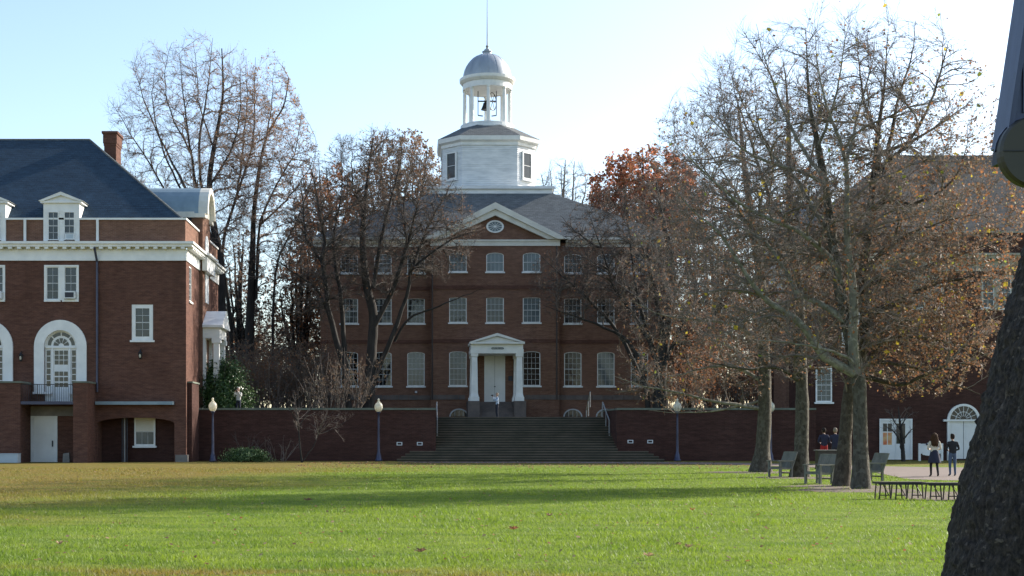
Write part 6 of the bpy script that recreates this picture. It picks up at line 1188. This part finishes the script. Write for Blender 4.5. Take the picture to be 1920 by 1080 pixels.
person("light-haired person in dark coat beside the left trunk of the sycamore pair", (X_(1566, 65), 65, 0), R(165), 1.90, dict(top=navy, legs=dark_t, shoes=shoe), "front", "short", h_grey)
# ------------------------------------------------------------------ grass blades and fallen leaves
rg = np.random.default_rng(99); n = 230000
Y = np.exp(rg.uniform(math.log(12.5), math.log(64), n)); X = rg.uniform(-(XV + 60) / F, (1980 - XV) / F, n) * Y; keep = ~((Y > 60) & (X > 15)); 
def inside(poly, x, y):
    r = np.zeros(len(x), bool); k = len(poly)
    for i in range(k):
        (xa, ya), (xb, yb) = poly[i], poly[(i + 1) % k]; c_ = (ya > y) != (yb > y); r ^= c_ & (x < (xb - xa) * (y - ya) / (yb - ya + 1e-12) + xa)
    return r
keep &= ~inside([G_(*p) for p in path_px], X, Y); keep &= ~(inside([G_(*p) for p in [(1690, 925), (1760, 922), (1830, 923), (1850, 937), (1760, 940), (1700, 936)]], X, Y) & (rg.random(n) < .8))
for px, py, rx, ry in ((1612, 920, 1.8, 1.4), (1581, 913, 1.7, 1.5), (1499, 896, 1.8, 1.4), (1426, 886, 2.2, 1.7)): gx_, gy_ = G_(px, py); keep &= ~((((X - gx_) / rx) ** 2 + ((Y - gy_) / ry) ** 2 < 1) & (rg.random(n) < .85))
X, Y = X[keep], Y[keep]; n = len(X)
h = rg.uniform(.018, .04, n) * (1 + Y / 90); a = rg.uniform(0, 2 * np.pi, n); w_ = rg.uniform(.0026, .0046, n) * (1 + Y / 24); h *= .55 + 1.0 * vnoise(np.stack([X * 1.3, Y * 1.3, X * 0], -1), 3) * vnoise(np.stack([X * .35, Y * .35, X * 0 + 4], -1), 5) * 2; ln = rg.normal(0, .6, (n, 2)) * h[:, None]
b0 = np.stack([X - w_ * np.cos(a), Y - w_ * np.sin(a), np.full(n, -.005)], 1); b1 = np.stack([X + w_ * np.cos(a), Y + w_ * np.sin(a), np.full(n, -.005)], 1); tp = np.stack([X + ln[:, 0], Y + ln[:, 1], h], 1)
g = link("grass", np_mesh("grass", np.stack([b0, b1, tp], 1).reshape(-1, 3), np.arange(3 * n).reshape(-1, 3), M_blade)); tag(g, "short sunlit grass blades covering the lawn", "grass", kind="stuff")
n1, n2 = 1500, 900
Y = np.r_[rg.uniform(62, 77, n1), np.exp(rg.uniform(math.log(16), math.log(62), n2))]; X = np.r_[rg.uniform(-6, 17, n1) , rg.uniform(-XV / F, 1100 / F, n2) * Y[n1:]]; n = n1 + n2; a = rg.uniform(0, 2 * np.pi, n); sz = rg.uniform(.035, .085, n) * np.where(Y > 55, 1.5, 1); ax = np.stack([np.cos(a), np.sin(a), rg.uniform(-.2, .6, n)], 1); b_ = np.stack([-np.sin(a), np.cos(a), rg.uniform(-.5, .5, n)], 1); p = np.stack([X, Y, np.full(n, .05)], 1)
Vv = np.stack([p - ax * sz[:, None] * .5, p + b_ * sz[:, None] * .4, p + ax * sz[:, None] * .5, p - b_ * sz[:, None] * .4], 1).reshape(-1, 3); o = np.arange(n)[:, None] * 4
fl = link("fallen_leaves", np_mesh("fallen_leaves", Vv, np.concatenate([o + [0, 1, 2], o + [0, 2, 3]], 1).reshape(-1, 3), [L_brown, L_rust, L_tan], np.repeat(rg.choice(3, n, p=[.35, .3, .35]), 2))); tag(fl, "scattered dry leaves on the lawn and along the path", "leaves", kind="stuff")
def big_leaf(px, py, size, m, label, rz):
    x, y = G_(px, py); t = thing("fallen_leaf", label, "leaf", (x, y, .045), rz, group="larger fallen leaves lying on the near lawn"); k = 22; pts = []
    for i in range(k): an = 2 * math.pi * i / k; r = size * (.5 if i % 2 == 0 else .30) * (1 + .25 * math.cos(an * 2)); pts.append((r * math.cos(an), r * math.sin(an), .03 + .10 * size * math.sin(3 * an) + r * .35 * abs(math.sin(an))))
    mb = MB(); mb.add(pts + [(0, 0, 0)], [(i, (i + 1) % k, k) for i in range(k)]); lf = mb.build("blade", m, t); MB().tube([(-size * .1, 0, .01), (-size * .9, .02, .03)], .004, 4).build("stalk", m, t)
for i, (px, py, sz, m, lab) in enumerate([(963, 998, .24, L_rust, "rust-brown curled leaf lying alone in mid lawn, darkest and biggest of them"), (1030, 972, .26, L_brown, "dark brown leaf above and right of the rust one in mid lawn"), (1216, 1050, .20, L_tan, "reddish tan leaf near the bottom edge, right of centre"), (1291, 1033, .22, L_tan, "pale tan flat leaf at lower right of the lawn, left of the huge trunk"), (112, 1027, .22, L_tan, "pale tan leaf alone on the lower left lawn"), (790, 1041, .2, L_brown, "small dark brown leaf near the bottom edge below the rust one"), (1298, 961, .24, L_rust, "rust leaf at the sunny edge of the tree shadow"), (577, 942, .3, L_brown, "brown leaf inside the long tree shadow on the left lawn")]): big_leaf(px, py, sz * .62, m, lab, i * 1.3)
